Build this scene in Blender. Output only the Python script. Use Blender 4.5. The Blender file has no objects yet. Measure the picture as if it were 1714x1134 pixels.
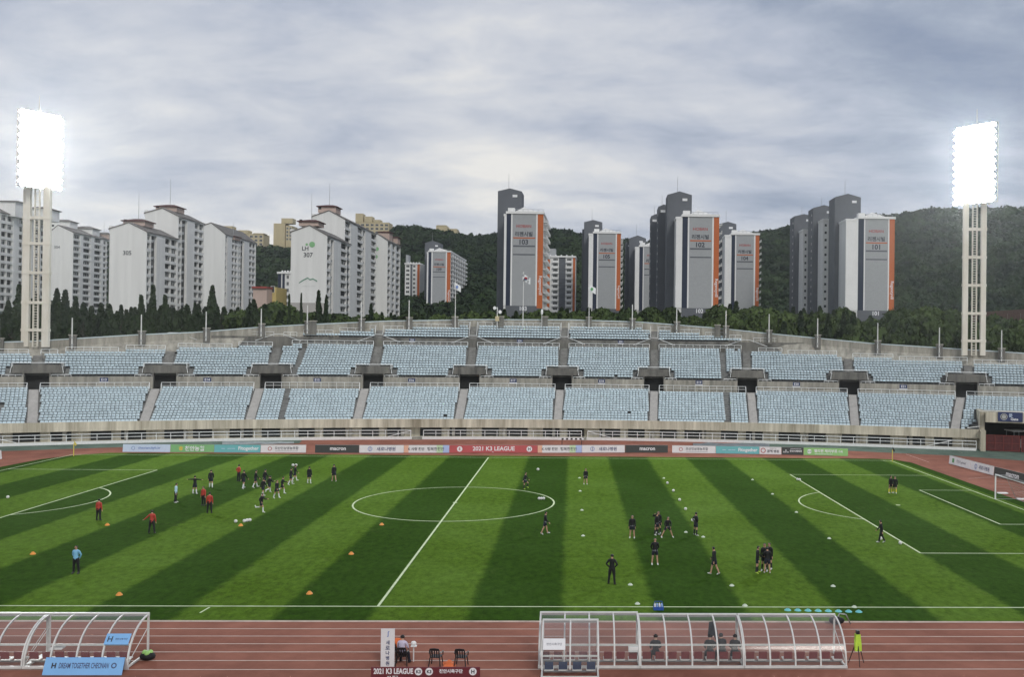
import bpy, math, random
import numpy as np
from math import sin, cos, pi, radians
from mathutils import Matrix, Vector
rnd = random.Random(7)
nrng = np.random.default_rng(11)
S = bpy.context.scene
COL = S.collection

# ------------------------------------------------------------------ camera
CAM = np.array([10.724, -86.441, 14.865]); YAW, PIT, ROL = .036, .006, .012
FPX, CX, CY = 1553.5, 1015.1, 567.0
def _rot(yaw, pitch, roll):
    cy, sy, cp, sp = cos(yaw), sin(yaw), cos(pitch), sin(pitch)
    f = np.array([sy*cp, cy*cp, sp]); r = np.array([cy, -sy, 0.]); u = np.cross(r, f)
    return np.array([cos(roll)*r + sin(roll)*u, -sin(roll)*r + cos(roll)*u, f])
RC = _rot(YAW, PIT, ROL)
cd = bpy.data.cameras.new('camera'); cam = bpy.data.objects.new('camera', cd); COL.objects.link(cam)
cd.sensor_width = 36; cd.lens = 36*FPX/1714; cd.shift_x = -(CX-857)/1714; cd.clip_start = .5; cd.clip_end = 6000
m = Matrix.Identity(4)
for i in range(3):
    m[i][0] = RC[0][i]; m[i][1] = RC[1][i]; m[i][2] = -RC[2][i]; m[i][3] = CAM[i]
cam.matrix_world = m; S.camera = cam
# ------------------------------------------------------------------ world, sun, exposure
S.view_settings.view_transform = 'Standard'; S.view_settings.look = 'None'
S.view_settings.exposure = 0.5; S.view_settings.gamma = 1.0
SUN_EL, SUN_AZ = radians(38), radians(158)          # from behind the camera, a little to the right
W = bpy.data.worlds.new('World'); S.world = W; W.use_nodes = True
nt = W.node_tree; nt.nodes.clear()
def N(t, **k):
    n = nt.nodes.new(t)
    for a, b in k.items(): setattr(n, a, b)
    return n
def L(a, b): nt.links.new(a, b)
def math_node(op, a, b=None):
    n = N('ShaderNodeMath', operation=op)
    for i, v in enumerate((a, b)):
        if v is None: continue
        if isinstance(v, (int, float)): n.inputs[i].default_value = v
        else: L(v, n.inputs[i])
    return n.outputs[0]
sky = N('ShaderNodeTexSky', sky_type='NISHITA', sun_disc=False, sun_elevation=SUN_EL, sun_rotation=SUN_AZ)
bg1 = N('ShaderNodeBackground'); bg1.inputs[1].default_value = .06; L(sky.outputs[0], bg1.inputs[0])
tc = N('ShaderNodeTexCoord'); sp = N('ShaderNodeSeparateXYZ'); L(tc.outputs['Generated'], sp.inputs[0])
dz = math_node('MAXIMUM', sp.outputs[2], 0.0)
den = math_node('ADD', dz, .24)
px_ = math_node('DIVIDE', sp.outputs[0], den); py_ = math_node('DIVIDE', sp.outputs[1], den)
cb = N('ShaderNodeCombineXYZ'); L(px_, cb.inputs[0]); L(py_, cb.inputs[1])
mp = N('ShaderNodeMapping'); mp.inputs['Rotation'].default_value = (0, 0, radians(38)); mp.inputs['Scale'].default_value = (.75, 1.15, 1); mp.inputs['Location'].default_value = (1.3, .4, 0)
L(cb.outputs[0], mp.inputs[0])
n1 = N('ShaderNodeTexNoise'); n1.inputs['Scale'].default_value = .8; n1.inputs['Detail'].default_value = 4; n1.inputs['Roughness'].default_value = .5; n1.inputs['Distortion'].default_value = .35
n2 = N('ShaderNodeTexNoise'); n2.inputs['Scale'].default_value = 3.4; n2.inputs['Detail'].default_value = 9; n2.inputs['Roughness'].default_value = .62; n2.inputs['Distortion'].default_value = .25
L(mp.outputs[0], n1.inputs[0]); L(mp.outputs[0], n2.inputs[0])
mix = math_node('ADD', math_node('MULTIPLY', n1.outputs[0], .68), math_node('MULTIPLY', n2.outputs[0], .32))
# thinner, paler cloud low over the horizon and to the left of the view
low = math_node('MULTIPLY', math_node('POWER', math_node('SUBTRACT', 1.0, math_node('MINIMUM', math_node('MULTIPLY', dz, 2.6), 1.0)), 1.5), .26)
lft = math_node('MULTIPLY', math_node('MULTIPLY', sp.outputs[0], -.30), math_node('SUBTRACT', 1.0, math_node('MINIMUM', math_node('MULTIPLY', dz, 2.3), 1.0)))
mix = math_node('MULTIPLY_ADD', mix, 1.85); mix.node.inputs[2].default_value = -.40
val = math_node('ADD', math_node('ADD', mix, low), lft)
cr = N('ShaderNodeValToRGB'); L(val, cr.inputs[0]); e = cr.color_ramp.elements
e[0].position = .34; e[0].color = (.185, .225, .315, 1)
e[1].position = .80; e[1].color = (.68, .665, .635, 1)
for p, c in ((.45, (.262, .302, .382, 1)), (.55, (.37, .402, .475, 1)), (.67, (.51, .525, .56, 1))):
    q = e.new(p); q.color = c
bg2 = N('ShaderNodeBackground'); bg2.inputs[1].default_value = .95; L(cr.outputs[0], bg2.inputs[0])
ms = N('ShaderNodeMixShader'); ms.inputs[0].default_value = .94
out = N('ShaderNodeOutputWorld'); L(bg1.outputs[0], ms.inputs[1]); L(bg2.outputs[0], ms.inputs[2]); L(ms.outputs[0], out.inputs[0])
sl = bpy.data.lights.new('sun', 'SUN'); sl.energy = 1.1; sl.angle = radians(14); sl.color = (1, .96, .9)
so = bpy.data.objects.new('sun', sl); COL.objects.link(so)
d = Vector((sin(SUN_AZ)*cos(SUN_EL), cos(SUN_AZ)*cos(SUN_EL), sin(SUN_EL)))   # towards the sun
so.rotation_euler = (-d).to_track_quat('-Z', 'Y').to_euler(); so.location = (0, -40, 120)
LAMP_STRENGTH = 340.0
HAZE = .00014

# ------------------------------------------------------------------ helpers
FH = np.array([sin(YAW), cos(YAW), 0.]); RH = np.array([cos(YAW), -sin(YAW), 0.])
def ray(x, y): return RC.T @ np.array([(x-CX)/FPX, -(y-CY)/FPX, 1.])
def ground(x, y, z=0.):
    d = ray(x, y); return CAM + d*((z-CAM[2])/d[2])
def deep(x, y, D):                                   # point at depth D (metres in front of the camera)
    d = ray(x, y); return CAM + d*(D/(d @ FH))
def uof(x, D, y=450): return float((deep(x, y, D)-CAM) @ RH)
def zof(x, y, D): return float(deep(x, y, D)[2])
def dof(x, u, y=450):                                # depth at which the lateral offset u is seen at column x
    d = ray(x, y); return float(u*(d @ FH)/(d @ RH))
def UD(u, d, z): 
    p = CAM + RH*u + FH*d; return (p[0], p[1], z)

_mats = {}
def mat(name, col, rough=.75, var=.12, scale=3.0, metal=0., bump=0., stretch=(1, 1, 1), col2=None, spec=.4, emit=None, detail=6):
    if name in _mats: return _mats[name]
    M = bpy.data.materials.new(name); M.use_nodes = True; t = M.node_tree; b = t.nodes['Principled BSDF']
    b.inputs['Roughness'].default_value = rough; b.inputs['Metallic'].default_value = metal
    b.inputs['Specular IOR Level'].default_value = spec
    c = (*col, 1)
    if var > 0 or col2:
        tcn = t.nodes.new('ShaderNodeTexCoord'); mpn = t.nodes.new('ShaderNodeMapping'); mpn.inputs['Scale'].default_value = stretch
        no = t.nodes.new('ShaderNodeTexNoise'); no.inputs['Scale'].default_value = scale; no.inputs['Detail'].default_value = detail; no.inputs['Roughness'].default_value = .65
        mx = t.nodes.new('ShaderNodeMix'); mx.data_type = 'RGBA'
        rp = t.nodes.new('ShaderNodeMapRange'); rp.inputs[1].default_value = .32; rp.inputs[2].default_value = .68
        t.links.new(tcn.outputs['Object'], mpn.inputs[0]); t.links.new(mpn.outputs[0], no.inputs[0]); t.links.new(no.outputs[0], rp.inputs[0]); t.links.new(rp.outputs[0], mx.inputs[0])
        mx.inputs[6].default_value = tuple(x*(1-var) for x in col)+(1,) if not col2 else (*col2, 1)
        mx.inputs[7].default_value = tuple(min(1, x*(1+var)) for x in col)+(1,)
        t.links.new(mx.outputs[2], b.inputs['Base Color'])
        if bump:
            bn = t.nodes.new('ShaderNodeBump'); bn.inputs['Strength'].default_value = bump; bn.inputs['Distance'].default_value = .05
            t.links.new(no.outputs[0], bn.inputs['Height']); t.links.new(bn.outputs[0], b.inputs['Normal'])
    else: b.inputs['Base Color'].default_value = c
    if emit:
        b.inputs['Emission Color'].default_value = (*emit[0], 1); b.inputs['Emission Strength'].default_value = emit[1]
    _mats[name] = M; return M

class MB:
    def __init__(s): s.v = []; s.f = []; s.m = []
    def add(s, vs, fs, mi=0):
        o = len(s.v); s.v += [tuple(map(float, p)) for p in vs]
        for f in fs: s.f.append(tuple(o+i for i in f)); s.m.append(mi)
    def par(s, o, a, b, c, mi=0):
        o, a, b, c = (np.array(q, float) for q in (o, a, b, c))
        if np.cross(a, b) @ c < 0: a, b = b, a
        vs = [o, o+a, o+a+b, o+b, o+c, o+a+c, o+a+b+c, o+b+c]
        s.add(vs, [(0, 3, 2, 1), (4, 5, 6, 7), (0, 1, 5, 4), (1, 2, 6, 5), (2, 3, 7, 6), (3, 0, 4, 7)], mi); return s
    def box(s, x0, x1, y0, y1, z0, z1, mi=0): return s.par((x0, y0, z0), (x1-x0, 0, 0), (0, y1-y0, 0), (0, 0, z1-z0), mi)
    def ub(s, u0, u1, d0, d1, z0, z1, mi=0): return s.par(UD(u0, d0, z0), RH*(u1-u0), FH*(d1-d0), (0, 0, z1-z0), mi)
    def prism(s, pts, ext, mi=0):                    # planar polygon extruded by a vector
        pts = [np.array(p, float) for p in pts]; ext = np.array(ext, float); n = len(pts)
        nn = sum(np.cross(pts[i]-pts[0], pts[(i+1) % n]-pts[0]) for i in range(n))
        if nn @ ext < 0: pts = pts[::-1]
        s.add(pts+[p+ext for p in pts], [tuple(range(n))[::-1], tuple(range(n, 2*n))]+[(i, (i+1) % n, n+(i+1) % n, n+i) for i in range(n)], mi); return s
    def tube(s, pts, r, n=6, mi=0, cap=True):
        pts = [np.array(p, float) for p in pts]; R = r if hasattr(r, '__len__') else [r]*len(pts)
        rings = []; up = None
        for i, p in enumerate(pts):
            d = pts[min(i+1, len(pts)-1)]-pts[max(i-1, 0)]; d = d/(np.linalg.norm(d)+1e-9)
            if up is None: up = np.array([0, 0, 1.]) if abs(d[2]) < .9 else np.array([0, 1., 0])
            a = np.cross(d, up); a /= np.linalg.norm(a)+1e-9; b = np.cross(d, a)
            rings.append([p+R[i]*(cos(2*pi*k/n)*a+sin(2*pi*k/n)*b) for k in range(n)])
        vs = [q for rg in rings for q in rg]; fs = []
        for i in range(len(pts)-1):
            for k in range(n): fs.append((i*n+k, i*n+(k+1) % n, (i+1)*n+(k+1) % n, (i+1)*n+k))
        if cap: fs += [tuple(range(n))[::-1], tuple(range((len(pts)-1)*n, len(pts)*n))]
        fs = [f[::-1] for f in fs]
        s.add(vs, fs, mi); return s
    def sph(s, c, r, n=8, mm=6, mi=0, sc=(1, 1, 1)):
        vs = [(c[0], c[1], c[2]+r*sc[2])]
        for i in range(1, mm):
            t = pi*i/mm
            for k in range(n): vs.append((c[0]+r*sc[0]*sin(t)*cos(2*pi*k/n), c[1]+r*sc[1]*sin(t)*sin(2*pi*k/n), c[2]+r*sc[2]*cos(t)))
        vs.append((c[0], c[1], c[2]-r*sc[2])); fs = [(0, 1+k, 1+(k+1) % n) for k in range(n)]
        for i in range(mm-2):
            for k in range(n): a = 1+i*n+k; b = 1+i*n+(k+1) % n; fs.append((a, a+n, b+n, b))
        l = len(vs)-1; o = 1+(mm-2)*n; fs += [(l, o+(k+1) % n, o+k) for k in range(n)]
        s.add(vs, fs, mi); return s
    def build(s, name, mats, parent=None, smooth=False, loc=None):
        me = bpy.data.meshes.new(name)
        base = np.zeros(3)
        if parent is not None:
            q = parent
            while q is not None: base = base+np.array(q.location); q = q.parent
        if loc is not None: base = base+np.array(loc)
        v = np.array(s.v)-base if s.v else np.zeros((0, 3))
        me.from_pydata(v.tolist(), [], s.f)
        for q in (mats if isinstance(mats, (list, tuple)) else [mats]): me.materials.append(q)
        me.polygons.foreach_set('material_index', s.m)
        if smooth: me.polygons.foreach_set('use_smooth', [True]*len(s.f))
        me.update(); o = bpy.data.objects.new(name, me); COL.objects.link(o)
        if parent is not None: o.parent = parent
        if loc is not None: o.location = loc
        return o
def mesh_np(name, V, Q, mats, midx=None, smooth=False):
    me = bpy.data.meshes.new(name); k = Q.shape[1]
    me.vertices.add(len(V)); me.vertices.foreach_set('co', np.ascontiguousarray(V, np.float32).ravel())
    me.loops.add(Q.size); me.loops.foreach_set('vertex_index', np.ascontiguousarray(Q, np.int32).ravel())
    me.polygons.add(len(Q)); me.polygons.foreach_set('loop_start', np.arange(0, Q.size, k, dtype=np.int32))
    for q in (mats if isinstance(mats, (list, tuple)) else [mats]): me.materials.append(q)
    if midx is not None: me.polygons.foreach_set('material_index', np.ascontiguousarray(midx, np.int32))
    if smooth: me.polygons.foreach_set('use_smooth', np.ones(len(Q), bool))
    me.update(calc_edges=True); me.validate(); return me
def tag(o, label=None, cat=None, group=None, kind=None):
    if label: o['label'] = label
    if cat: o['category'] = cat
    if group: o['group'] = group
    if kind or cat: o['kind'] = kind or 'thing'
    return o
def thing(name, loc, label, cat, group=None):
    o = bpy.data.objects.new(name, None); COL.objects.link(o); o.location = tuple(map(float, loc)); o.empty_display_size = .2
    return tag(o, label, cat, group)
def link(name, me, parent=None, loc=(0, 0, 0), rz=0, sc=None):
    o = bpy.data.objects.new(name, me); COL.objects.link(o); o.location = tuple(map(float, loc)); o.rotation_euler = (0, 0, rz)
    if sc is not None: o.scale = sc if hasattr(sc, '__len__') else (sc,)*3
    if parent is not None: o.parent = parent
    return o
def copy_thing(o, parent=None):
    c = o.copy(); COL.objects.link(c)
    if parent is not None: c.parent = parent
    for ch in list(o.children): copy_thing(ch, c)
    return c
# lettering: flat mesh, fitted into w x h, origin in its middle; local x right, y up
_tx = {}
def text_mesh(s, w, h, ma, bold=.0, sx=None):
    key = (s, round(w, 2), round(h, 2), ma.name, bold)
    if key in _tx: return _tx[key]
    cu = bpy.data.curves.new('lettering', 'FONT'); cu.body = s; cu.size = 1; cu.offset = bold; cu.resolution_u = 3
    to = bpy.data.objects.new('lettering', cu); COL.objects.link(to)
    dg = bpy.context.evaluated_depsgraph_get(); me = bpy.data.meshes.new_from_object(to.evaluated_get(dg))
    bpy.data.objects.remove(to)
    n = len(me.vertices); v = np.zeros(n*3); me.vertices.foreach_get('co', v); v = v.reshape(-1, 3)
    lo, hi = v.min(0), v.max(0); k = min(w/(hi[0]-lo[0]), h/(hi[1]-lo[1])); ky = k
    if sx: k = w/(hi[0]-lo[0]); ky = h/(hi[1]-lo[1])
    v -= (lo+hi)/2; v[:, 0] *= k; v[:, 1] *= ky; v[:, 2] = 0
    me.vertices.foreach_set('co', v.ravel()); me.materials.clear(); me.materials.append(ma); me.update(); me.name = 'lettering'
    _tx[key] = me; return me
def face_obj(me, name, parent, pos, right, up):      # put flat mesh on a face given its right and up vectors
    right = Vector(right).normalized(); up = Vector(up).normalized(); n = right.cross(up)
    o = bpy.data.objects.new(name, me); COL.objects.link(o); o.parent = parent
    b = Vector((0, 0, 0)); q = parent
    while q is not None: b += Vector(q.location); q = q.parent
    M_ = Matrix.Identity(4)
    for i in range(3): M_[i][0] = right[i]; M_[i][1] = up[i]; M_[i][2] = n[i]; M_[i][3] = pos[i]-b[i]
    o.matrix_local = M_; return o
def letter(s, parent, pos, right, up, w, h, ma, bold=.0, name='lettering', sx=None):
    return face_obj(text_mesh(s, w, h, ma, bold, sx), name, parent, pos, right, up)
def disc_mesh(r, ma, n=20, ring=0):
    b = MB()
    if ring: b.add([(r*cos(2*pi*k/n), r*sin(2*pi*k/n), 0) for k in range(n)]+[(ring*cos(2*pi*k/n), ring*sin(2*pi*k/n), 0) for k in range(n)], [(k, (k+1) % n, n+(k+1) % n, n+k) for k in range(n)])
    else: b.add([(r*cos(2*pi*k/n), r*sin(2*pi*k/n), 0) for k in range(n)], [tuple(range(n))])
    me = bpy.data.meshes.new('emblem'); me.from_pydata(b.v, [], b.f); me.materials.append(ma); return me
def disc(parent, pos, right, up, r, ma, name='emblem', ring=0): return face_obj(disc_mesh(r, ma, ring=ring), name, parent, pos, right, up)

# ------------------------------------------------------------------ materials
M_white = mat('white paint', (.72, .73, .72), .45, .06)
M_rail = mat('rail paint', (.74, .76, .75), .5, .06)
M_conc = mat('concrete', (.42, .40, .345), .9, .0, .9, col2=(.185, .18, .155), stretch=(1.2, 1.2, .22), bump=.15)
M_concl = mat('pale concrete', (.68, .64, .52), .9, .0, .8, col2=(.25, .225, .165), stretch=(1.0, 1.0, .07), bump=.2, detail=10)
M_concd = mat('weathered concrete', (.20, .195, .175), .92, .0, .7, col2=(.075, .075, .07), stretch=(1.2, 1.2, .3), bump=.15)
M_step = mat('terrace concrete', (.20, .205, .20), .9, .25, 1.2)
M_stair = mat('stair concrete', (.42, .41, .395), .9, .12, 1.5)
M_staird = mat('worn stair concrete', (.20, .20, .19), .9, .3, 1.2)
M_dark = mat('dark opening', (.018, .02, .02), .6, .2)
M_seat = mat('seat plastic', (.51, .605, .648), .7, .16, .9, spec=.15)
M_seatf = mat('seat bracket', (.10, .11, .12), .6, 0)
M_red = mat('red paint', (.50, .05, .045), .5, .08)
M_maroon = mat('maroon', (.18, .022, .022), .5, .15)
M_orange = mat('orange render', (.47, .125, .035), .8, .06)
M_navy = mat('navy render', (.022, .032, .058), .8, .08)
M_grey = mat('grey cladding', (.34, .355, .365), .8, .05, 1.0)
M_greyd = mat('dark grey render', (.115, .125, .14), .85, .08, .3)
M_bwhite = mat('white render', (.70, .705, .69), .85, .07, .5, stretch=(1, 1, .06))
M_bwhite2 = mat('bright render', (.76, .765, .755), .85, .05, .15)
M_cream = mat('cream render', (.50, .43, .27), .85, .08, .2)
M_pink = mat('pink render', (.48, .37, .32), .85, .06, .3)
M_roof = mat('maroon roof', (.085, .028, .025), .8, .15, .5)
M_roofg = mat('grey roof', (.16, .15, .14), .85, .15, .4)
M_glass = mat('window glass', (.03, .038, .043), .12, .35, .25, spec=.6)
M_glass2 = mat('balcony glass', (.075, .085, .085), .2, .45, .35, spec=.5)
M_ink = mat('dark lettering', (.03, .035, .05), .6, 0)
M_inkr = mat('red lettering', (.36, .03, .022), .6, 0)
M_green = mat('green lettering', (.10, .32, .12), .6, 0)
M_lgreen = mat('pale green lettering', (.22, .45, .22), .6, 0)
M_black = mat('black', (.014, .014, .016), .6, .2)
M_metal = mat('grey metal', (.35, .36, .36), .4, .1, metal=.6)
M_pole = mat('pale steel pole', (.62, .62, .60), .45, .08)
M_tower = mat('tower paint', (.74, .72, .65), .6, .0, .5, col2=(.60, .56, .46), stretch=(1, 1, .3))

# ------------------------------------------------------------------ ground, track, pitch
def ss(x, a, b): t = min(1, max(0, (x-a)/(b-a))); return t*t*(3-2*t)
RIDGE = [(-900, 420), (-300, 415), (0, 412), (430, 418), (500, 404), (560, 398), (640, 388), (690, 384), (735, 390), (800, 396), (900, 386), (960, 386), (1040, 397), (1085, 402), (1180, 397), (1260, 388), (1330, 376), (1420, 364), (1500, 355), (1540, 346), (1600, 348), (1650, 344), (1714, 344), (1900, 338), (2600, 350)]
def ridge_z(u):
    x = CX+u/880*FPX; return float(np.interp(x, [a for a, b in RIDGE], [b for a, b in RIDGE]))
def terr(u, d):
    h = 11*ss(d, 186, 250)+6*ss(d, 260, 330)
    top = 14.9+(572+.012*(u/880*FPX)-ridge_z(u))*880/FPX
    g = ss(d, 430, 900)
    w = 9*sin(u*.021+1)*sin(d*.013)+5*sin(u*.047+d*.02)
    h += g*(top-17-6)+w*g*(1-ss(d, 780, 880))
    if d > 960: h -= (top-30)*ss(d, 960, 1700)
    return h
us = np.concatenate([np.linspace(-4500, -800, 12), np.arange(-760, 761, 20), np.linspace(800, 4500, 12)])
ds = np.concatenate([np.linspace(-1500, 160, 8), np.arange(180, 1000, 20), np.linspace(1050, 4800, 14)])
V = []; 
for d_ in ds:
    for u_ in us:
        p = UD(u_, d_, terr(u_, d_)-.06); V.append(p)
nu = len(us); Q = [(j*nu+i, j*nu+i+1, (j+1)*nu+i+1, (j+1)*nu+i) for j in range(len(ds)-1) for i in range(nu-1)]
M_terr = mat('hill undergrowth', (.030, .045, .018), .95, .4, .05)
tag(link('terrain', mesh_np('terrain', np.array(V), np.array(Q), M_terr, smooth=True)), kind='structure')

M_track = mat('running track', (.285, .118, .083), .95, .0, .28, spec=.1, col2=(.175, .068, .047), bump=.05, detail=9)
b = MB(); b.box(-150, 150, -75, 66, -.05, 0); tag(b.build('running_track', M_track), kind='structure')
M_apron = mat('green apron', (.105, .145, .115), .95, .3, .4, spec=.1)
XC, YC = 6.81, -133.01
def CYL(a, r, z): return (XC+r*sin(a), YC+r*cos(a), z)
b = MB()
for pts in ([(-110, 5), (-80, 24), (-63.7, 36.6), (-50.9, 42.2), (-43.7, 44.5), (-38.8, 45.9), (-28.5, 48.8)], [(36, 52), (40.7, 48.4), (52.5, 44), (63.9, 39.8), (72, 34), (85, 22), (115, 0)]):
    o = []
    for x, y in pts:
        a = math.atan2(x-XC, y-YC); o.append(CYL(a, 196, .004))
    n = len(pts); b.add([(x, y, .004) for x, y in pts]+o, [(i, i+1, n+i+1, n+i) for i in range(n-1)])
tag(b.build('green_apron', M_apron), kind='structure')

def grass_material():
    M = bpy.data.materials.new('mown turf'); M.use_nodes = True; t = M.node_tree; bs = t.nodes['Principled BSDF']; bs.inputs['Roughness'].default_value = 1.0; bs.inputs['Specular IOR Level'].default_value = .03
    A = t.nodes.new; K = t.links.new
    tcn = A('ShaderNodeTexCoord'); s = A('ShaderNodeSeparateXYZ'); K(tcn.outputs['Object'], s.inputs[0])
    def mth(op, a, c=None):
        n = A('ShaderNodeMath'); n.operation = op
        for i, v in enumerate((a, c)):
            if v is None: continue
            if isinstance(v, (int, float)): n.inputs[i].default_value = v
            else: K(v, n.inputs[i])
        return n.outputs[0]
    def noise(sc, det, stretch=None, ro=.6):
        n = A('ShaderNodeTexNoise'); n.inputs['Scale'].default_value = sc; n.inputs['Detail'].default_value = det; n.inputs['Roughness'].default_value = ro
        if stretch:
            m_ = A('ShaderNodeMapping'); m_.inputs['Scale'].default_value = stretch; K(tcn.outputs['Object'], m_.inputs[0]); K(m_.outputs[0], n.inputs[0])
        else: K(tcn.outputs['Object'], n.inputs[0])
        return n.outputs[0]
    wob = mth('MULTIPLY', mth('SUBTRACT', noise(.9, 6), .5), .7)
    ph = mth('DIVIDE', mth('ADD', s.outputs[0], wob), 10.3)
    tri = mth('PINGPONG', mth('ADD', ph, .25), .5)          # 0.5 in the middle of a pale stripe, 0 in a dark one
    st = A('ShaderNodeMapRange'); st.interpolation_type = 'SMOOTHSTEP'; K(tri, st.inputs[0]); st.inputs[1].default_value = .218; st.inputs[2].default_value = .282
    # only the mown pitch is striped, its margins stay dark
    inx = mth('LESS_THAN', mth('ABSOLUTE', s.outputs[0]), 53.2); iny = mth('LESS_THAN', mth('ABSOLUTE', s.outputs[1]), 40.)
    fac = mth('MULTIPLY', st.outputs[0], mth('MULTIPLY', inx, iny))
    patch = noise(.07, 7, None, .68); fine = noise(2.2, 8, (1, .6, 1), .7); tuft = noise(14, 4, (1, .5, 1), .8)
    cm = A('ShaderNodeMix'); cm.data_type = 'RGBA'; K(fac, cm.inputs[0]); cm.inputs[6].default_value = (.025, .062, .0045, 1); cm.inputs[7].default_value = (.072, .134, .013, 1)
    k = mth('ADD', mth('ADD', mth('MULTIPLY', patch, 1.0), mth('MULTIPLY', fine, 1.9)), mth('MULTIPLY', tuft, 1.3))
    hv = A('ShaderNodeHueSaturation'); K(cm.outputs[2], hv.inputs['Color']); K(mth('SUBTRACT', k, 1.13), hv.inputs['Value']); K(mth('ADD', mth('MULTIPLY', patch, -.25), 1.12), hv.inputs['Saturation'])
    # worn, yellower flecks
    wr = A('ShaderNodeMapRange'); K(noise(.55, 9, (1, .45, 1), .75), wr.inputs[0]); wr.inputs[1].default_value = .60; wr.inputs[2].default_value = .74; wr.inputs[4].default_value = .35
    wm = A('ShaderNodeMix'); wm.data_type = 'RGBA'; K(wr.outputs[0], wm.inputs[0]); K(hv.outputs[0], wm.inputs[6]); wm.inputs[7].default_value = (.14, .165, .05, 1)
    K(wm.outputs[2], bs.inputs['Base Color'])
    bp = A('ShaderNodeBump'); bp.inputs['Strength'].default_value = .35; bp.inputs['Distance'].default_value = .06; K(mth('ADD', fine, tuft), bp.inputs['Height']); K(bp.outputs[0], bs.inputs['Normal'])
    return M
M_grass = grass_material()
b = MB(); b.prism([(-54.5, -36.75, 0), (54.6, -36.75, 0), (54.6, 32, 0), (53.4, 35, 0), (51, 35.9, 0), (-49, 35.9, 0), (-52, 33, 0), (-53.8, 29, 0), (-54.5, 20, 0)], (0, 0, .012))
tag(b.build('pitch', M_grass), kind='structure')

M_line = mat('line paint', (.50, .58, .36), .8, .22, 1.2)
M_kerbp = mat('lane paint', (.52, .43, .38), .8, .15, 1.5)
zl = .017
b = MB()
def pl(x0, y0, x1, y1, w=.13, z=zl):
    dx, dy = x1-x0, y1-y0; l = math.hypot(dx, dy); nx, ny = -dy/l*w/2, dx/l*w/2
    b.add([(x0+nx, y0+ny, z), (x0-nx, y0-ny, z), (x1-nx, y1-ny, z), (x1+nx, y1+ny, z)], [(0, 1, 2, 3)])
def pa(cx, cy, r, a0, a1, w=.13, n=64, z=zl):
    for i in range(n):
        p, q = a0+(a1-a0)*i/n, a0+(a1-a0)*(i+1)/n; ri, ro = r-w/2, r+w/2
        b.add([(cx+ro*cos(p), cy+ro*sin(p), z), (cx+ri*cos(p), cy+ri*sin(p), z), (cx+ri*cos(q), cy+ri*sin(q), z), (cx+ro*cos(q), cy+ro*sin(q), z)], [(0, 3, 2, 1)])
pl(-52.5, 34, 52.5, 34); pl(-52.5, -34, 52.5, -34)
pl(0, -34, 0, 34, .15, zl+.004); pa(0, 0, 9.15, 0, 2*pi, .15, z=zl+.008)
pa(0, 0, .12, 0, 2*pi, .2, 12)
for s in (-1, 1):
    pl(s*52.5, -34, s*52.5, 34, .14, zl+.004); ex = s*52.5
    for dx, hy in ((16.5, 20.16), (5.5, 9.16)):
        pl(ex, hy, ex-s*dx, hy); pl(ex, -hy, ex-s*dx, -hy); pl(ex-s*dx, -hy, ex-s*dx, hy, .14, zl+.004)
    t = math.acos(5.5/9.15); c0 = pi if s > 0 else 0
    pa(ex-s*11, 0, 9.15, c0-t, c0+t, .14, 24, zl+.008); pa(ex-s*11, 0, .12, 0, 2*pi, .2, 12)
    for sy in (-1, 1):
        a = math.atan2(-sy, -s); pa(ex, sy*34, 1, a-pi/4, a+pi/4, .1, 8, zl+.008)
pl(-22.4, -35.2, -20.7, -35.2, .1); pl(-19.9, -35.2, -18.9, -35.2, .1); pl(-9.3, -35.3, -9.2, -34.2, .1)
tag(b.build('pitch_markings', M_line), kind='structure')
b = MB()
for i in range(9): pl(-95, -36.86-1.195*i, 95, -36.86-1.195*i, .075, .004)
for x0, y0, x1, y1 in ((57.3, 41.5, 57.1, 32.5), (56, 18, 66, 22), (56.5, 8, 66, 11), (-62, 30, -57, 26)): pl(x0, y0, x1, y1, .08, .004)
for X_ in np.arange(-60, 75, 9.7): pl(X_, 41.5+rnd.random()*6, X_+.6, 41.6+rnd.random()*6, .06, .004)
tag(b.build('lane_markings', M_kerbp), kind='structure')
b = MB(); b.box(-95, 95, -36.84, -36.78, 0, .055); tag(b.build('track_kerb', M_kerbp), kind='structure')

# ------------------------------------------------------------------ the far grandstand
def ang_at(x, y, r):
    d = ray(x, y); ox, oy = CAM[0]-XC, CAM[1]-YC
    a = d[0]**2+d[1]**2; bb = ox*d[0]+oy*d[1]; c = ox*ox+oy*oy-r*r
    t = (-bb+math.sqrt(bb*bb-a*c))/a; P = CAM+d*t; return math.atan2(P[0]-XC, P[1]-YC), P[2]
RIMT = [(-.47, 211.6, 13.2), (-.413, 212.05, 14.04), (-.398, 212.2, 14.12), (-.324, 213.6, 15.45), (-.282, 214.55, 16.02), (-.235, 215.2, 17.07), (-.202, 215.95, 17.62), (-.136, 217.8, 18.55), (-.062, 219.2, 19.1), (.018, 219.7, 19.3), (.076, 219.0, 19.0), (.139, 217.0, 18.0), (.183, 215.2, 17.07), (.265, 213.7, 15.5), (.358, 212.4, 14.4), (.378, 212.1, 14.15), (.45, 211.5, 13.2)]
def rim(a): 
    A = [q[0] for q in RIMT]; return float(np.interp(a, A, [q[1] for q in RIMT])), float(np.interp(a, A, [q[2] for q in RIMT]))
A0, A1 = -.455, .415
SLB = [-.3786, -.3064, -.2320, -.1513, -.0715, .0085, .0866, .1676, .2467, .3206]
SLT = [-.3859, -.3052, -.2302, -.1494, -.0696, .0091, .0870, .1664, .2473, .3293]
SUB = [-.3848, -.2993, -.2223, -.1434, -.0658, .0105, .0867, .1636, .2450, .3339]
SUT = [-.3902, -.2993, -.2213, -.1426, -.0657, .0109, .0867, .1633, .2452, .3394]
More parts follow.
